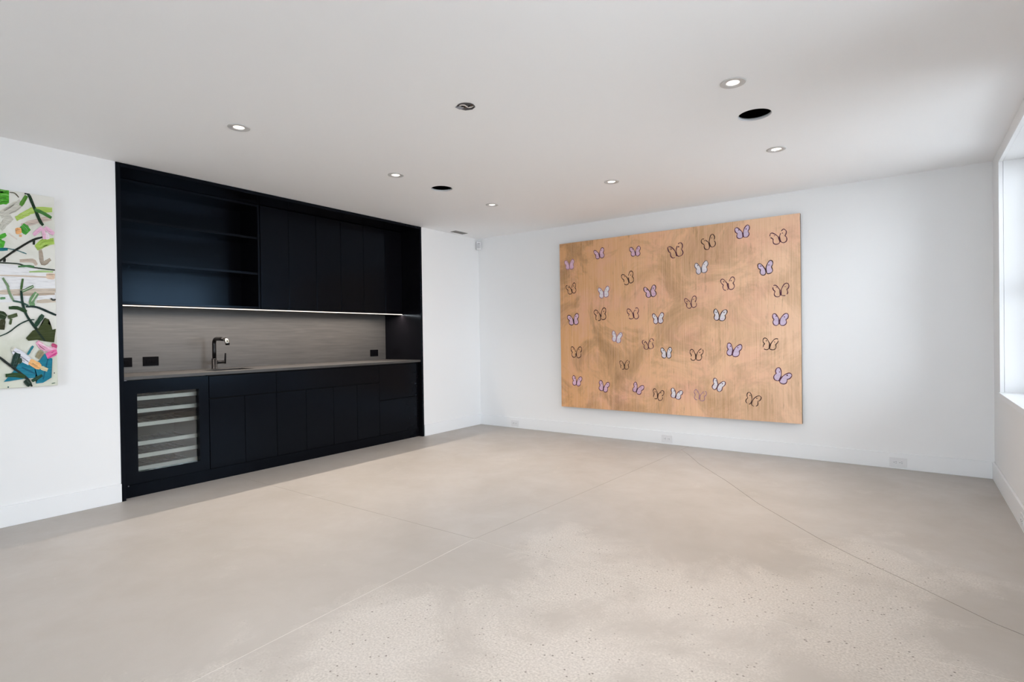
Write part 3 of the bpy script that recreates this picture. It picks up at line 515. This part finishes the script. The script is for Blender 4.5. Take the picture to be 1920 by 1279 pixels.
def baseboard(name, x0, x1, y0, y1):
    bm = bbox(x0, x1, y0, y1, 0.0, 0.130, 0.0025)
    struct(name, bm, M_TRIM)
baseboard('baseboard_left', 0.0, 0.015, YF, CY0-0.001)
baseboard('baseboard_corner', 0.0, 0.015, CY1+0.001, -0.0152)
baseboard('baseboard_back', 0.0, W, -0.015, 0.0)
baseboard('baseboard_right', W-0.015, W, YF, -0.0152)
baseboard('baseboard_front', 0.015, DOOR[0], YF, YF+0.015)

def window(n, y0, y1, z0, z1):
    t = 0.018
    w = struct('window_%d' % n, boxes((W-0.002, W+0.021, y0, y0+t, z0, z1), (W-0.002, W+0.021, y1-t, y1, z0, z1), (W-0.002, W+0.021, y0+t, y1-t, z1-t, z1)), M_TRIM)
    part('jamb_lining', boxes((W+0.023, W+0.30, y0, y0+t-0.002, z0, z1), (W+0.023, W+0.30, y1-t+0.002, y1, z0, z1), (W+0.023, W+0.30, y0+t, y1-t, z1-t+0.002, z1)), M_TRIM, w)
    part('window_sill', bbox(W-0.012, W+0.30, y0-0.0, y1+0.0, z0-0.036, z0, 0.002), M_TRIM, w)
    fx0, fx1, f = W+0.22, W+0.28, 0.05
    a, b = y0+t, y1-t; m = (a+b)/2
    part('window_frame', boxes((fx0, fx1, a, a+f, z0, z1-t), (fx0, fx1, b-f, b, z0, z1-t), (fx0, fx1, a+f, b-f, z0, z0+f), (fx0, fx1, a+f, b-f, z1-t-f, z1-t), (fx0, fx1, m-f/2, m+f/2, z0+f, z1-t-f)), M_TRIM, w)
    zr = 1.45
    part('meeting_rail', boxes((fx0+0.01, fx1-0.01, a+f, m-f/2, zr-0.025, zr+0.025), (fx0+0.01, fx1-0.01, m+f/2, b-f, zr-0.025, zr+0.025)), M_TRIM, w)
    for p0, p1 in ((a+f, m-f/2), (m+f/2, b-f)):
        for q0, q1 in ((z0+f, zr-0.025), (zr+0.025, z1-t-f)):
            part('window_pane', boxes((fx0+0.028, fx0+0.032, p0, p1, q0, q1)), M_GLASS, w)
for i, wdim in enumerate(WIN): window(i+1, *wdim)
x0, x1, z0, z1 = DOOR
d = struct('door_1', boxes((x0, x0+0.06, YF-0.14, YF-0.06, z0, z1), (x1-0.06, x1, YF-0.14, YF-0.06, z0, z1), (x0+0.06, x1-0.06, YF-0.14, YF-0.06, z1-0.06, z1)), M_TRIM)
pw = (x1-x0-0.12)/3
for i in range(3):
    a = x0+0.06+i*pw; b = a+pw; f = 0.055
    o = part('door_leaf', boxes((a, a+f, YF-0.13, YF-0.08, 0.005, z1-0.062), (b-f, b, YF-0.13, YF-0.08, 0.005, z1-0.062), (a+f, b-f, YF-0.13, YF-0.08, 0.005, 0.1), (a+f, b-f, YF-0.13, YF-0.08, z1-0.12, z1-0.062)), M_TRIM, d)
    part('door_pane', boxes((a+f, b-f, YF-0.107, YF-0.103, 0.1, z1-0.12)), M_GLASS, o)

# ------------------------------------------------------------------ built-in bar: surround
YA, YB = CY0+0.028, CY1-0.028        # inner faces of the surround: -4.003 / -1.063
E = 0.0015
t = thing('cabinet_surround', 'tall black frame around the built-in wet bar, floor to ceiling', 'cabinet frame', (-0.3, (YA+YB)/2, 0))
part('side_panel', bbox(-0.635, 0.006, CY0+E, YA, 0.0, H-0.002, 0.001), M_BLACK, t)
part('side_panel', bbox(-0.635, 0.006, YB, CY1-E, 0.0, H-0.002, 0.001), M_BLACK, t)
part('top_panel', bbox(-0.635, 0.006, YA+0.0005, YB-0.0005, H-0.030, H-0.002, 0.001), M_BLACK, t)
part('toe_kick', bbox(-0.075, -0.052, YA+0.0005, YB-0.0005, 0.0, 0.094, 0.001), M_BLACK, t)
part('filler_strip', bbox(-0.075, -0.050, -1.118, YB-0.001, 0.096, 0.860, 0.001), M_BLACK, t)

# open shelves
ZB, ZT, XB = 1.428, 2.388, -0.625
t = thing('open_shelf_unit', 'black open shelf unit with two shelves, left of the wall cabinets', 'shelf unit', (-0.46, -3.4, ZB))
ya, yb = YA+0.001, -2.807
part('back_panel', bbox(XB, -0.609, ya+0.018, yb-0.018, ZB+0.02, ZT-0.02), M_BLACK, t)
part('side_panel', bbox(XB, -0.302, ya, ya+0.018, ZB, ZT, 0.0008), M_BLACK, t)
part('side_panel', bbox(XB, -0.302, yb-0.018, yb, ZB, ZT, 0.0008), M_BLACK, t)
part('top_panel', bbox(XB, -0.302, ya+0.018, yb-0.018, ZT-0.02, ZT, 0.0008), M_BLACK, t)
part('bottom_panel', bbox(XB, -0.302, ya+0.018, yb-0.018, ZB, ZB+0.019, 0.0008), M_BLACK, t)
for z in (1.741, 2.067):
    part('shelf', bbox(-0.608, -0.306, ya+0.0185, yb-0.0185, z, z+0.021, 0.001), M_BLACK, t)

# wall cabinets, flat handle-less doors
UP = [((-2.804, -2.520, -2.218), 'black wall cabinet with two flat doors beside the open shelves'),
      ((-2.218, -1.922, -1.626), 'middle one of the three black wall cabinets, above the grey backsplash'),
      ((-1.626, -1.323, -1.066), 'black wall cabinet at the far right end, against the surround')]
for ysq, lab in UP:
    t = thing('wall_cabinet', lab, 'cabinet', (-0.46, (ysq[0]+ysq[2])/2, ZB), 'black wall cabinets above the bar')
    part('body', bbox(XB, -0.3155, ysq[0]+0.0005, ysq[2]-0.0005, ZB, ZT-0.002), M_BLACKGAP, t)
    for a, b in zip(ysq, ysq[1:]):
        part('door', bbox(-0.3145, -0.2945, a+0.0018, b-0.0018, ZB-0.004, ZT-0.004, 0.0012), M_BLACK, t)

# base cabinets
BASE = [((-3.408, -2.829), (-3.117,), 'black base cabinet under the sink with drawer front over two doors'),
        ((-2.829, -1.664), (-2.535, -2.236, -1.953), 'wide black base cabinet with long drawer front over four doors')]
for (a, b), seams, lab in BASE:
    t = thing('base_cabinet', lab, 'cabinet', (-0.32, (a+b)/2, 0), 'black base cabinets under the counter')
    part('body', boxes((-0.60, -0.046, a+0.001, a+0.018, 0.1, 0.862), (-0.60, -0.046, b-0.018, b-0.001, 0.1, 0.862), (-0.60, -0.046, a+0.018, b-0.018, 0.1, 0.118), (-0.055, -0.046, a+0.018, b-0.018, 0.118, 0.862)), M_BLACKGAP, t)
    part('drawer_front', bbox(-0.0445, -0.0225, a+0.0018, b-0.0018, 0.6745, 0.851, 0.0012), M_BLACK, t)
    q = (a,)+seams+(b,)
    for c, e in zip(q, q[1:]):
        part('door', bbox(-0.0445, -0.0225, c+0.0018, e-0.0018, 0.102, 0.6665, 0.0012), M_BLACK, t)
a, b = -1.664, -1.120
t = thing('base_cabinet', 'black base cabinet of two deep drawers at the right end', 'cabinet', (-0.32, (a+b)/2, 0), 'black base cabinets under the counter')
part('body', bbox(-0.60, -0.046, a+0.001, b-0.0005, 0.1, 0.862), M_BLACKGAP, t)
part('drawer', bbox(-0.0445, -0.0225, a+0.0018, b-0.0005, 0.4775, 0.851, 0.0012), M_BLACK, t)
part('drawer', bbox(-0.0445, -0.0225, a+0.0018, b-0.0005, 0.102, 0.4705, 0.0012), M_BLACK, t)

# wine fridge
fa, fb = YA+0.003, -3.411
t = thing('wine_fridge', 'built-in wine fridge with black framed glass door at the left end', 'fridge', (-0.3, (fa+fb)/2, 0))
M_FRIN = mat('fridge_liner', (74, 78, 72), 0.6)
M_STRIP = mat('shelf_front_strip', (236, 232, 220), 0.4)
M_RACK = mat('rack_wire', (120, 122, 120), 0.35, 0.8)
ia, ib = -3.945, -3.452
part('body', boxes((-0.60, -0.068, fa, ia, 0.1, 0.858), (-0.60, -0.068, ib, fb-0.001, 0.1, 0.858), (-0.60, -0.068, ia, ib, 0.1, 0.135), (-0.60, -0.068, ia, ib, 0.79, 0.858), (-0.60, -0.56, ia, ib, 0.135, 0.79)), M_FRIN, t)
oa, ob, oz0, oz1 = -3.915, -3.486, 0.184, 0.758
dr = part('door', boxes((-0.066, -0.020, fa, oa, 0.102, 0.856), (-0.066, -0.020, ob, fb-0.0018, 0.102, 0.856), (-0.066, -0.020, oa, ob, 0.102, oz0), (-0.066, -0.020, oa, ob, oz1, 0.856)), M_BLACK, t)
part('door_glass', boxes((-0.052, -0.047, oa, ob, oz0, oz1)), M_FRIDGEGLASS, dr, label='clear glass pane')
part('hinge', bbox(-0.040, -0.022, fa+0.006, fa+0.022, 0.8565, 0.8605, 0.0008), M_GREYMETAL, dr)
for z in (0.698, 0.604, 0.501, 0.360, 0.266, 0.172):
    bm = bmesh.new()
    for k in range(9):
        y = ia+0.03+k*(ib-ia-0.06)/8
        tube([(-0.53, y, z+0.012), (-0.133, y, z+0.012)], 0.003, 6, bm)
    for x in (-0.53, -0.34, -0.15): tube([(x, ia+0.012, z+0.006), (x, ib-0.012, z+0.006)], 0.003, 6, bm)
    s = part('wine_shelf', bm, M_RACK, t)
    part('front_strip', bbox(-0.133, -0.118, ia+0.006, ib-0.006, z, z+0.030, 0.002), M_STRIP, s, label='pale wooden shelf front strip')
part('zone_divider', bbox(-0.555, -0.10, ia+0.001, ib-0.001, 0.577, 0.590, 0.001), M_BLACKGAP, t)
part('screw', lathe([(0.0, 0.0), (0.005, 0.0), (0.0055, 0.002), (0.004, 0.004), (0.0, 0.005)], 12, axis='X', at=(-0.052, -3.970, 0.088)), M_GREYMETAL, t)

# worktop, backsplash, sink
sx0, sx1, sy0, sy1 = -0.43, -0.17, -3.29, -2.93
part_bm = boxes((-0.606, -0.008, YA+0.001, sy0, 0.8625, 0.885), (-0.606, -0.008, sy1, YB-0.001, 0.8625, 0.885), (-0.606, sx0, sy0, sy1, 0.8625, 0.885), (sx1, -0.008, sy0, sy1, 0.8625, 0.885))
tag(part('countertop', part_bm, M_STONE), 'long grey stone countertop running over the black base cabinets', 'countertop')
tag(part('backsplash', bbox(-0.6255, -0.607, YA+0.001, YB-0.001, 0.8855, ZB-0.001), M_STONE), 'grey horizontal grained backsplash panel behind the counter', 'backsplash')
t = thing('sink', 'small dark undermount sink set into the grey countertop', 'sink', (-0.3, -3.11, 0.70))
w = 0.004
e = 0.0005
part('basin', boxes((sx0+e, sx0+w, sy0+e, sy1-e, 0.70, 0.8835), (sx1-w, sx1-e, sy0+e, sy1-e, 0.70, 0.8835), (sx0+w, sx1-w, sy0+e, sy0+w, 0.70, 0.8835), (sx0+w, sx1-w, sy1-w, sy1-e, 0.70, 0.8835), (sx0+e, sx1-e, sy0+e, sy1-e, 0.696, 0.70)), M_SINK, t)
part('drain', lathe([(0.0, 0.702), (0.02, 0.702), (0.026, 0.705), (0.034, 0.7055), (0.036, 0.7005)], 20, at=(-0.30, -3.11, 0)), M_GREYMETAL, t)

# faucet
fx, fy, fz = -0.498, -3.139, 0.885
t = thing('faucet', 'dark gunmetal single lever faucet behind the sink', 'faucet', (fx, fy, fz))
part('base', lathe([(0.0, 0.0), (0.0255, 0.0), (0.0255, 0.004), (0.0225, 0.006), (0.0225, 0.092), (0.019, 0.096), (0.0, 0.097)], 28, at=(fx, fy, fz)), M_GUN, t)
pth = [(fx, fy, fz+0.095), (fx, fy, fz+0.16), (fx, fy, fz+0.228)]
for k in range(1, 8):
    a = k/7*math.pi/2; pth.append((fx+0.042*(1-math.cos(a)), fy, fz+0.228+0.042*math.sin(a)))
pth += [(fx+0.12, fy, fz+0.269), (fx+0.195, fy, fz+0.265)]
part('spout', tube(pth, 0.0165, 18), M_GUN, t)
pth = [(fx+0.195, fy, fz+0.265)]
for k in range(1, 6):
    a = k/5*1.25; pth.append((fx+0.195+0.042*math.sin(a), fy, fz+0.265-0.042*(1-math.cos(a))))
pth.append((fx+0.243, fy, fz+0.222))
part('nozzle', tube(pth, [0.0167]*5+[0.0172, 0.0185], 18), M_GUNLIGHT, t, label='bright polished downturned nozzle')
part('aerator', lathe([(0.0, 0.0), (0.0165, 0.0), (0.017, 0.006), (0.0, 0.007)], 18, at=(fx+0.2437, fy, fz+0.2145)), M_OUTBLACK, t)
hb = part('handle', tube([(fx, fy+0.018, fz+0.060), (fx, fy+0.088, fz+0.060)], 0.0145, 18), M_GUN, t)
part('lever', tube([(fx, fy+0.094, fz+0.044), (fx, fy+0.096, fz+0.080), (fx, fy+0.099, fz+0.140)], [0.0085, 0.0075, 0.0066], 12), M_OUTBLACK, hb)

# LED strip under the wall units
t = thing('led_strip_light', 'slim glowing light strip under the wall cabinets and open shelves', 'light', (-0.3, -2.53, ZB))
part('channel', boxes((-0.3315, -0.3165, YA+0.002, YB-0.002, ZB-0.0151, ZB-0.0006)), M_BLACKGAP, t)  # unseen back lip, lowered below the diffuser to shade the backsplash top
part('diffuser', bbox(-0.3160, -0.3020, YA+0.002, YB-0.002, ZB-0.0125, ZB-0.0070, 0.001), M_LED, t)

ld = bpy.data.lights.new('strip_glow', 'AREA'); ld.shape = 'RECTANGLE'; ld.size = 0.008; ld.size_y = YB-YA-0.01
ld.energy = LED_W; ld.color = (1.0, 0.88, 0.77)
lo = bpy.data.objects.new('strip_glow', ld); COL.objects.link(lo); lo.parent = t; lo.location = Vector((-0.309, (YA+YB)/2, ZB-0.0135))-t.location

# power outlets
def outlet_parts(root, plate_m, slot_m, w=0.118, h=0.076):
    part('plate', shared('plate_'+plate_m.name, lambda: bbox(-w/2, w/2, -0.005, 0, -h/2, h/2, 0.002), plate_m), None, root, True)
    for s in (-1, 1):
        r = part('receptacle', shared('receptacle_'+plate_m.name, lambda: bbox(-0.0165, 0.0165, -0.0075, -0.004, -0.0145, 0.0145, 0.0015), plate_m), None, root, True)
        r.location = (s*0.0195, 0, 0)
        def slots():
            bm = boxes((0.002, 0.010, -0.0082, -0.007, 0.005, 0.0072), (0.0035, 0.010, -0.0082, -0.007, -0.0072, -0.005))
            disc_at = [bm.verts.new((-0.007+0.0026*math.cos(a), -0.0080, 0.0026*math.sin(a))) for a in [i*math.pi/5 for i in range(10)]]
            bm.faces.new(disc_at); return bm
        part('slots', shared('slots_'+slot_m.name, slots, slot_m), None, r, True)
def outlet(loc, rotz, lab, grp, black=False):
    t = thing('power_outlet', lab, 'outlet', loc, grp, rotz)
    outlet_parts(t, M_OUTBLACK if black else M_WHITE, M_VOID if black else M_DARKSLOT)
g = 'black outlets on the grey backsplash'
outlet((-0.6068, -3.801, 0.972), math.pi/2, 'black outlet at the left end of the backsplash, partly behind the surround', g, True)
outlet((-0.6068, -3.606, 0.974), math.pi/2, 'black outlet on the backsplash between the leftmost outlet and the faucet', g, True)
outlet((-0.6068, -1.243, 0.968), math.pi/2, 'black outlet at the right end of the grey backsplash', g, True)
g = 'white outlets in the baseboards'
outlet((0.567, -0.0152, 0.058), 0, 'white outlet in the baseboard near the room corner, left of the butterfly painting', g)
outlet((2.511, -0.0152, 0.057), 0, 'white outlet in the baseboard below the middle of the butterfly painting', g)
outlet((4.464, -0.0152, 0.055), 0, 'white outlet in the back baseboard right of the butterfly painting', g)
outlet((W-0.0152, -1.375, 0.062), -math.pi/2, 'white outlet in the right wall baseboard below the window, cut by the frame', g)

# ------------------------------------------------------------------ ceiling fittings
def downlight(x, y, lab, grp):
    t = thing('recessed_downlight', lab, 'ceiling light', (x, y, H), grp)
    part('trim_ring', shared('trim_ring', lambda: lathe([(0.0625, -0.0005), (0.062, -0.003), (0.058, -0.0045), (0.036, -0.0035), (0.0305, -0.0005), (0.0305, 0.004)], 40), M_RING), None, t, True)
    part('reflector', shared('reflector', lambda: lathe([(0.0305, 0.003), (0.030, 0.012), (0.027, 0.034), (0.024, 0.046)], 32), M_WHITE), None, t, True)
    def lens():
        bm = bmesh.new(); disc(bm, 0.0245, 0.044, 28, True); return bm
    part('lamp_lens', shared('lamp_lens', lens, M_LAMP), None, t, True)
    def can(): return lathe([(0.0445, 0.001), (0.0445, 0.12), (0.0, 0.12)], 24)
    part('housing', shared('housing', can, M_VENTDARK), None, t, True)
    ld = bpy.data.lights.new('lamp_beam', 'SPOT'); ld.energy = LAMP_W*(1.0 if y > -4 else 0.5); ld.color = LAMP_COLOR
    ld.spot_size = math.radians(84); ld.spot_blend = 1.0; ld.shadow_soft_size = 0.024
    lo = bpy.data.objects.new('lamp_beam', ld); COL.objects.link(lo); lo.parent = t; lo.location = (0, 0, 0.040)
g = 'recessed downlights in the ceiling'
LL = ['lit recessed downlight in the ceiling above the wine fridge, leftmost in the photo',
      'lit recessed downlight left of the small round speaker hole',
      'lit recessed downlight farthest from the camera, near the vent corner',
      'lit recessed downlight near the back wall, above the painting left half',
      'lit recessed downlight nearest the camera, above the large right speaker hole',
      'lit recessed downlight right of the painting near the back wall, behind the right speaker hole',
      'lit recessed downlight in front of the junction box, out of the photo at the top',
      'lit recessed downlight in the window side row, out of the photo at the top',
      'lit recessed downlight on the window side, closest to the glazed front door',
      'lit recessed downlight on the bar side, closest to the glazed front door']
for i, (x, y) in enumerate(LIGHTS):
    downlight(x, y, LL[i], g)

def cutout(x, y, r, lab):
    t = thing('speaker_cutout', lab, 'ceiling hole', (x, y, H), 'round speaker holes in the ceiling')
    part('cut_edge', lathe([(r+0.0006, -0.0006), (r-0.001, -0.0006), (r-0.0015, 0.015), (r+0.004, 0.015)], 48, at=(x, y, H)), M_GYPSUM, t, label='pale cut plasterboard edge')
    bm = lathe([(r+0.03, 0.0155), (r+0.03, 0.13), (0.0, 0.13)], 40, at=(x, y, H))
    part('dark_cavity', bm, M_VOID, t)
    return t
t = cutout(*SPEAKERS[0], 'smaller looking round open speaker hole in the ceiling near the bar')
part('wire_end', tube([(1.352, -2.016, H+0.02), (1.353, -2.018, H+0.006), (1.356, -2.022, H-0.004)], 0.004, 8), M_OUTBLACK, t)
cutout(*SPEAKERS[1], 'large round open speaker hole in the ceiling right of center')

x, y, r = JB
t = thing('ceiling_junction_box', 'open metal junction box with loose wires in the ceiling', 'junction box', (x, y, H))
M_STEELIN = mat('box_steel', (120, 118, 122), 0.4, 0.7)
part('box', lathe([(r+0.003, -0.001), (r-0.002, -0.0015), (r-0.002, 0.04), (0.0, 0.04)], 8, at=(x, y, H)), M_STEELIN, t)
part('mounting_tab', bbox(x-0.050, x-0.020, y-0.034, y+0.004, H-0.0045, H-0.0025, 0.0008), M_GREYMETAL, t)
def arc(c, rr, a0, a1, z0, z1, n=10):
    return [(c[0]+rr*math.cos(a0+(a1-a0)*i/n), c[1]+rr*math.sin(a0+(a1-a0)*i/n), z0+(z1-z0)*i/n) for i in range(n+1)]
M_WIREW = mat('white_wire', (226, 214, 206), 0.4); M_WIREB = mat('black_wire', (26, 22, 22), 0.4); M_COPPER = mat('copper_wire', (140, 104, 78), 0.4, 0.6)
part('white_wire', tube(arc((x-0.008, y-0.008), 0.024, 2.4, 5.6, H+0.004, H-0.004)+arc((x+0.026, y+0.008), 0.018, 3.4, 0.6, H-0.005, H+0.004), 0.0032, 8), M_WIREW, t)
part('black_wire', tube(arc((x+0.022, y+0.018), 0.017, 0.0, 5.2, H+0.002, H-0.005, 14), 0.0034, 8), M_WIREB, t)
part('black_wire', tube(arc((x-0.012, y-0.006), 0.014, 1.0, 5.0, H+0.010, H+0.000, 12), 0.003, 8), M_WIREB, t)
part('copper_wire', tube([(x-0.022, y+0.006, H+0.01), (x-0.008, y-0.002, H-0.003), (x+0.010, y+0.002, H-0.003), (x+0.030, y+0.022, H+0.008)], 0.0026, 8), M_COPPER, t)

vx0, vx1, vy0, vy1 = 0.082, 0.168, -0.622, -0.408
t = thing('ceiling_vent', 'small grey slotted air vent in the ceiling by the left wall', 'vent', ((vx0+vx1)/2, (vy0+vy1)/2, H))
part('frame', boxes((vx0, vx0+0.008, vy0, vy1, H-0.005, H-0.0005), (vx1-0.008, vx1, vy0, vy1, H-0.005, H-0.0005), (vx0+0.008, vx1-0.008, vy0, vy0+0.008, H-0.005, H-0.0005), (vx0+0.008, vx1-0.008, vy1-0.008, vy1, H-0.005, H-0.0005)), M_VENT, t)
part('backing', boxes((vx0+0.008, vx1-0.008, vy0+0.008, vy1-0.008, H-0.0015, H-0.0005)), M_VENTDARK, t)
n = 6
for k in range(n):
    xx = vx0+0.012+k*(vx1-vx0-0.024)/(n-1)
    part('slat', boxes((xx-0.003, xx+0.003, vy0+0.008, vy1-0.008, H-0.0045, H-0.0020)), M_VENT, t)

t = thing('motion_sensor', 'small white motion sensor high in the room corner', 'sensor', (0.036, -0.036, 2.272), None, math.pi/4)
def sbody():
    bm = bbox(-0.031, 0.031, -0.018, 0.034, 0.0, 0.105, 0.008); return bm
part('housing', make_mesh('sensor_housing', sbody(), M_WHITE), None, t, True)
def slens():
    bm = bmesh.new(); pr = [(-0.022, 0.02), (-0.026, 0.03), (-0.027, 0.045), (-0.024, 0.058), (-0.019, 0.066)]
    rows = [[bm.verts.new((xx, yy-0.004*(1-(xx/0.022)**2), zz)) for xx in (-0.022, -0.011, 0.0, 0.011, 0.022)] for yy, zz in pr]
    for r0, r1 in zip(rows, rows[1:]):
        for k in range(4): bm.faces.new((r0[k], r0[k+1], r1[k+1], r1[k]))
    return bm
part('lens', make_mesh('sensor_lens', slens(), mat('sensor_lens_grey', (206, 206, 208), 0.5)), None, t, True)
part('slot', make_mesh('sensor_slot', boxes((-0.016, 0.016, -0.0195, -0.017, 0.074, 0.081)), mat('sensor_slot_grey', (120, 118, 118), 0.5)), None, t, True)

# ------------------------------------------------------------------ butterfly painting
px0, px1, pz0, pz1 = 1.265, 3.765, 0.317, 2.207
t = thing('butterfly_painting', 'large tan canvas painting of scattered white, pink and outlined butterflies', 'painting', (px0, -0.050, pz0))
part('canvas', bbox(px0, px1, -0.050, -0.046, pz0, pz1, 0.0008), M_GOLD, t)
part('canvas_edge', bbox(px0+0.0005, px1-0.0005, -0.0458, -0.010, pz0+0.0005, pz1-0.0005), mat('canvas_edge_brown', (86, 66, 48), 0.7), t, label='dark brown wrapped side edges')
part('hanging_cleat', bbox(px0+0.3, px1-0.3, -0.0105, -0.0005, pz1-0.2, pz1-0.14), M_GREYMETAL, t)
FILL = {1: (232, 226, 230), 2: (226, 190, 208), 3: (216, 196, 218)}
INK = {0: (66, 40, 36), 1: (94, 52, 70), 2: (168, 128, 148), 3: (120, 110, 116)}
WING = [(0.035, -0.38), (0.03, -0.12), (0.05, 0.05), (0.13, 0.22), (0.24, 0.40), (0.37, 0.49), (0.48, 0.42), (0.51, 0.25), (0.46, 0.09), (0.38, -0.02), (0.42, -0.15), (0.42, -0.33), (0.31, -0.47), (0.15, -0.49)]
def catmull(P, n=4):
    out = []; m = len(P)
    for i in range(m):
        a, b, c, d = (Vector(P[(i+k-1) % m]) for k in range(4))
        for k in range(n):
            s = k/n
            out.append(0.5*((2*b)+(c-a)*s+(2*a-5*b+4*c-d)*s*s+(3*b-a-3*c+d)*s**3))
    return out
def butterfly(cx, cz, wid, rot, fill, ink):
    bm = bmesh.new(); ca, sa = math.cos(math.radians(rot)), math.sin(math.radians(rot))
    hgt = wid*random.uniform(0.88, 0.98); wid = wid*1.04
    def P(v, y):
        x, z = v[0]*wid, v[1]*hgt
        return bm.verts.new((cx+x*ca-z*sa, y, cz+x*sa+z*ca))
    for s in (-1, 1):
        lean = random.uniform(-0.04, 0.06); up = random.uniform(-0.05, 0.05); sx = random.uniform(0.92, 1.06)
        pts = [((x*sx+lean*max(z, 0)*0.6+random.uniform(-.012, .012))*s, z+up*(x > 0.1)+random.uniform(-.012, .012)) for x, z in WING]
        c = catmull(pts); n = len(c)
        if fill:
            f = bm.faces.new([P(v, -0.0506) for v in c]); f.material_index = 0
        gap = random.randrange(n) if not fill else -1
        wv = [0.026+0.018*abs(math.sin(i*0.21+random.uniform(0, 0.3)+cx*9)) for i in range(n)]
        mid = sum((Vector(v) for v in c), Vector((0, 0)))/n
        lo, hi = [], []
        for i, v in enumerate(c):
            tt = (c[(i+1) % n]-c[i-1]).normalized(); nn = Vector((-tt.y, tt.x))
            lo.append(P(v+nn*wv[i], -0.0511)); hi.append(P(v-nn*wv[i]*0.6, -0.0511))
        for i in range(n):
            if gap >= 0 and (i-gap) % n < 3: continue
            bm.faces.new((lo[i], lo[(i+1) % n], hi[(i+1) % n], hi[i])).material_index = 1
        e = (s*random.uniform(0.24, 0.30), random.uniform(0.20, 0.27)); rr = random.uniform(0.030, 0.048)
        f = bm.faces.new([P((e[0]+rr*math.cos(k*math.pi/5), e[1]+rr*1.2*math.sin(k*math.pi/5)), -0.0514) for k in range(10)]); f.material_index = 1
        if fill in (1, 2):
            q = [Vector((s*(0.22+0.11*math.cos(k*math.pi/6)), -0.30+0.15*math.sin(k*math.pi/6))) for k in range(12)]
            bm.faces.new([P(v, -0.0508) for v in q]).material_index = 2
    me = bpy.data.meshes.new('painted_butterfly'); bm.to_mesh(me); bm.free()
    for m in (paint(FILL.get(fill, FILL[1])), paint(INK[ink]), paint((222, 182, 206) if fill == 2 else (226, 214, 224))): me.materials.append(m)
    nm = {0: 'outlined butterfly without fill', 1: 'white filled butterfly', 2: 'pink filled butterfly', 3: 'lilac filled butterfly'}[fill]
    part('painted_butterfly', me, None, t, label=nm)
for bf in BUTTERFLIES: butterfly(*bf)

# ------------------------------------------------------------------ floral abstract painting, left
t = thing('floral_painting', 'abstract floral canvas painting with green stems on the left wall', 'painting', (0.041, -5.60, 0.861))
part('canvas', bbox(0.004, 0.041, -5.60, -4.3865, 0.861, 2.088, 0.002), M_PALE, t)
LAYER = 0
def stroke(kind, L, R, c):
    global LAYER
    LAYER += 1
    xx = 0.0413+0.00012*LAYER
    bm = bmesh.new(); lim = -4.3872
    V = lambda p: bm.verts.new((xx, min(p[0], lim), min(max(p[1], 0.863), 2.086)))
    if kind == 's':
        l = [V(p) for p in L]; r = [V(p) for p in R]
        for i in range(len(l)-1): bm.faces.new((l[i], l[i+1], r[i+1], r[i]))
        wide = math.dist(L[len(L)//2], R[len(R)//2])
        if wide > 0.012:                       # bristle marks inside the stroke
            for k in range(max(2, int(wide/0.006))):
                u = random.uniform(0.04, 0.9); du = random.uniform(0.03, 0.09); a0 = random.randrange(0, max(1, len(L)//2)); a1 = random.randrange(a0+2, len(L)+1) if a0+2 <= len(L) else len(L)
                def Q(i, uu): return bm.verts.new((xx+0.00006, min(L[i][0]+(R[i][0]-L[i][0])*uu, lim), min(max(L[i][1]+(R[i][1]-L[i][1])*uu, 0.863), 2.086)))
                rows = [(Q(i, u), Q(i, u+du)) for i in range(a0, min(a1, len(L)))]
                mi = 1+k % 2
                for p, q in zip(rows, rows[1:]): bm.faces.new((p[0], q[0], q[1], p[1])).material_index = mi
    else:
        c0 = [V(p) for p in L]; bm.faces.new(c0); bmesh.ops.triangulate(bm, faces=bm.faces[:])
    me = bpy.data.meshes.new('paint_stroke'); bm.to_mesh(me); bm.free(); me.materials.append(paint(c))
    me.materials.append(paint(tuple(int(x+(255-x)*0.22) for x in c))); me.materials.append(paint(tuple(int(x*0.78) for x in c)))
    part('paint_stroke', me, None, t)
for s in STROKES: stroke(*s)
for k, s in enumerate(STROKES):          # the canvas goes on beyond the frame in the same manner
    if k % 3 != 2:
        f = lambda Q: [(max(q[0]-0.30-0.085*(k % 8), -5.598), q[1]) for q in Q]
        stroke(s[0], f(s[1]), f(s[2]), s[3])
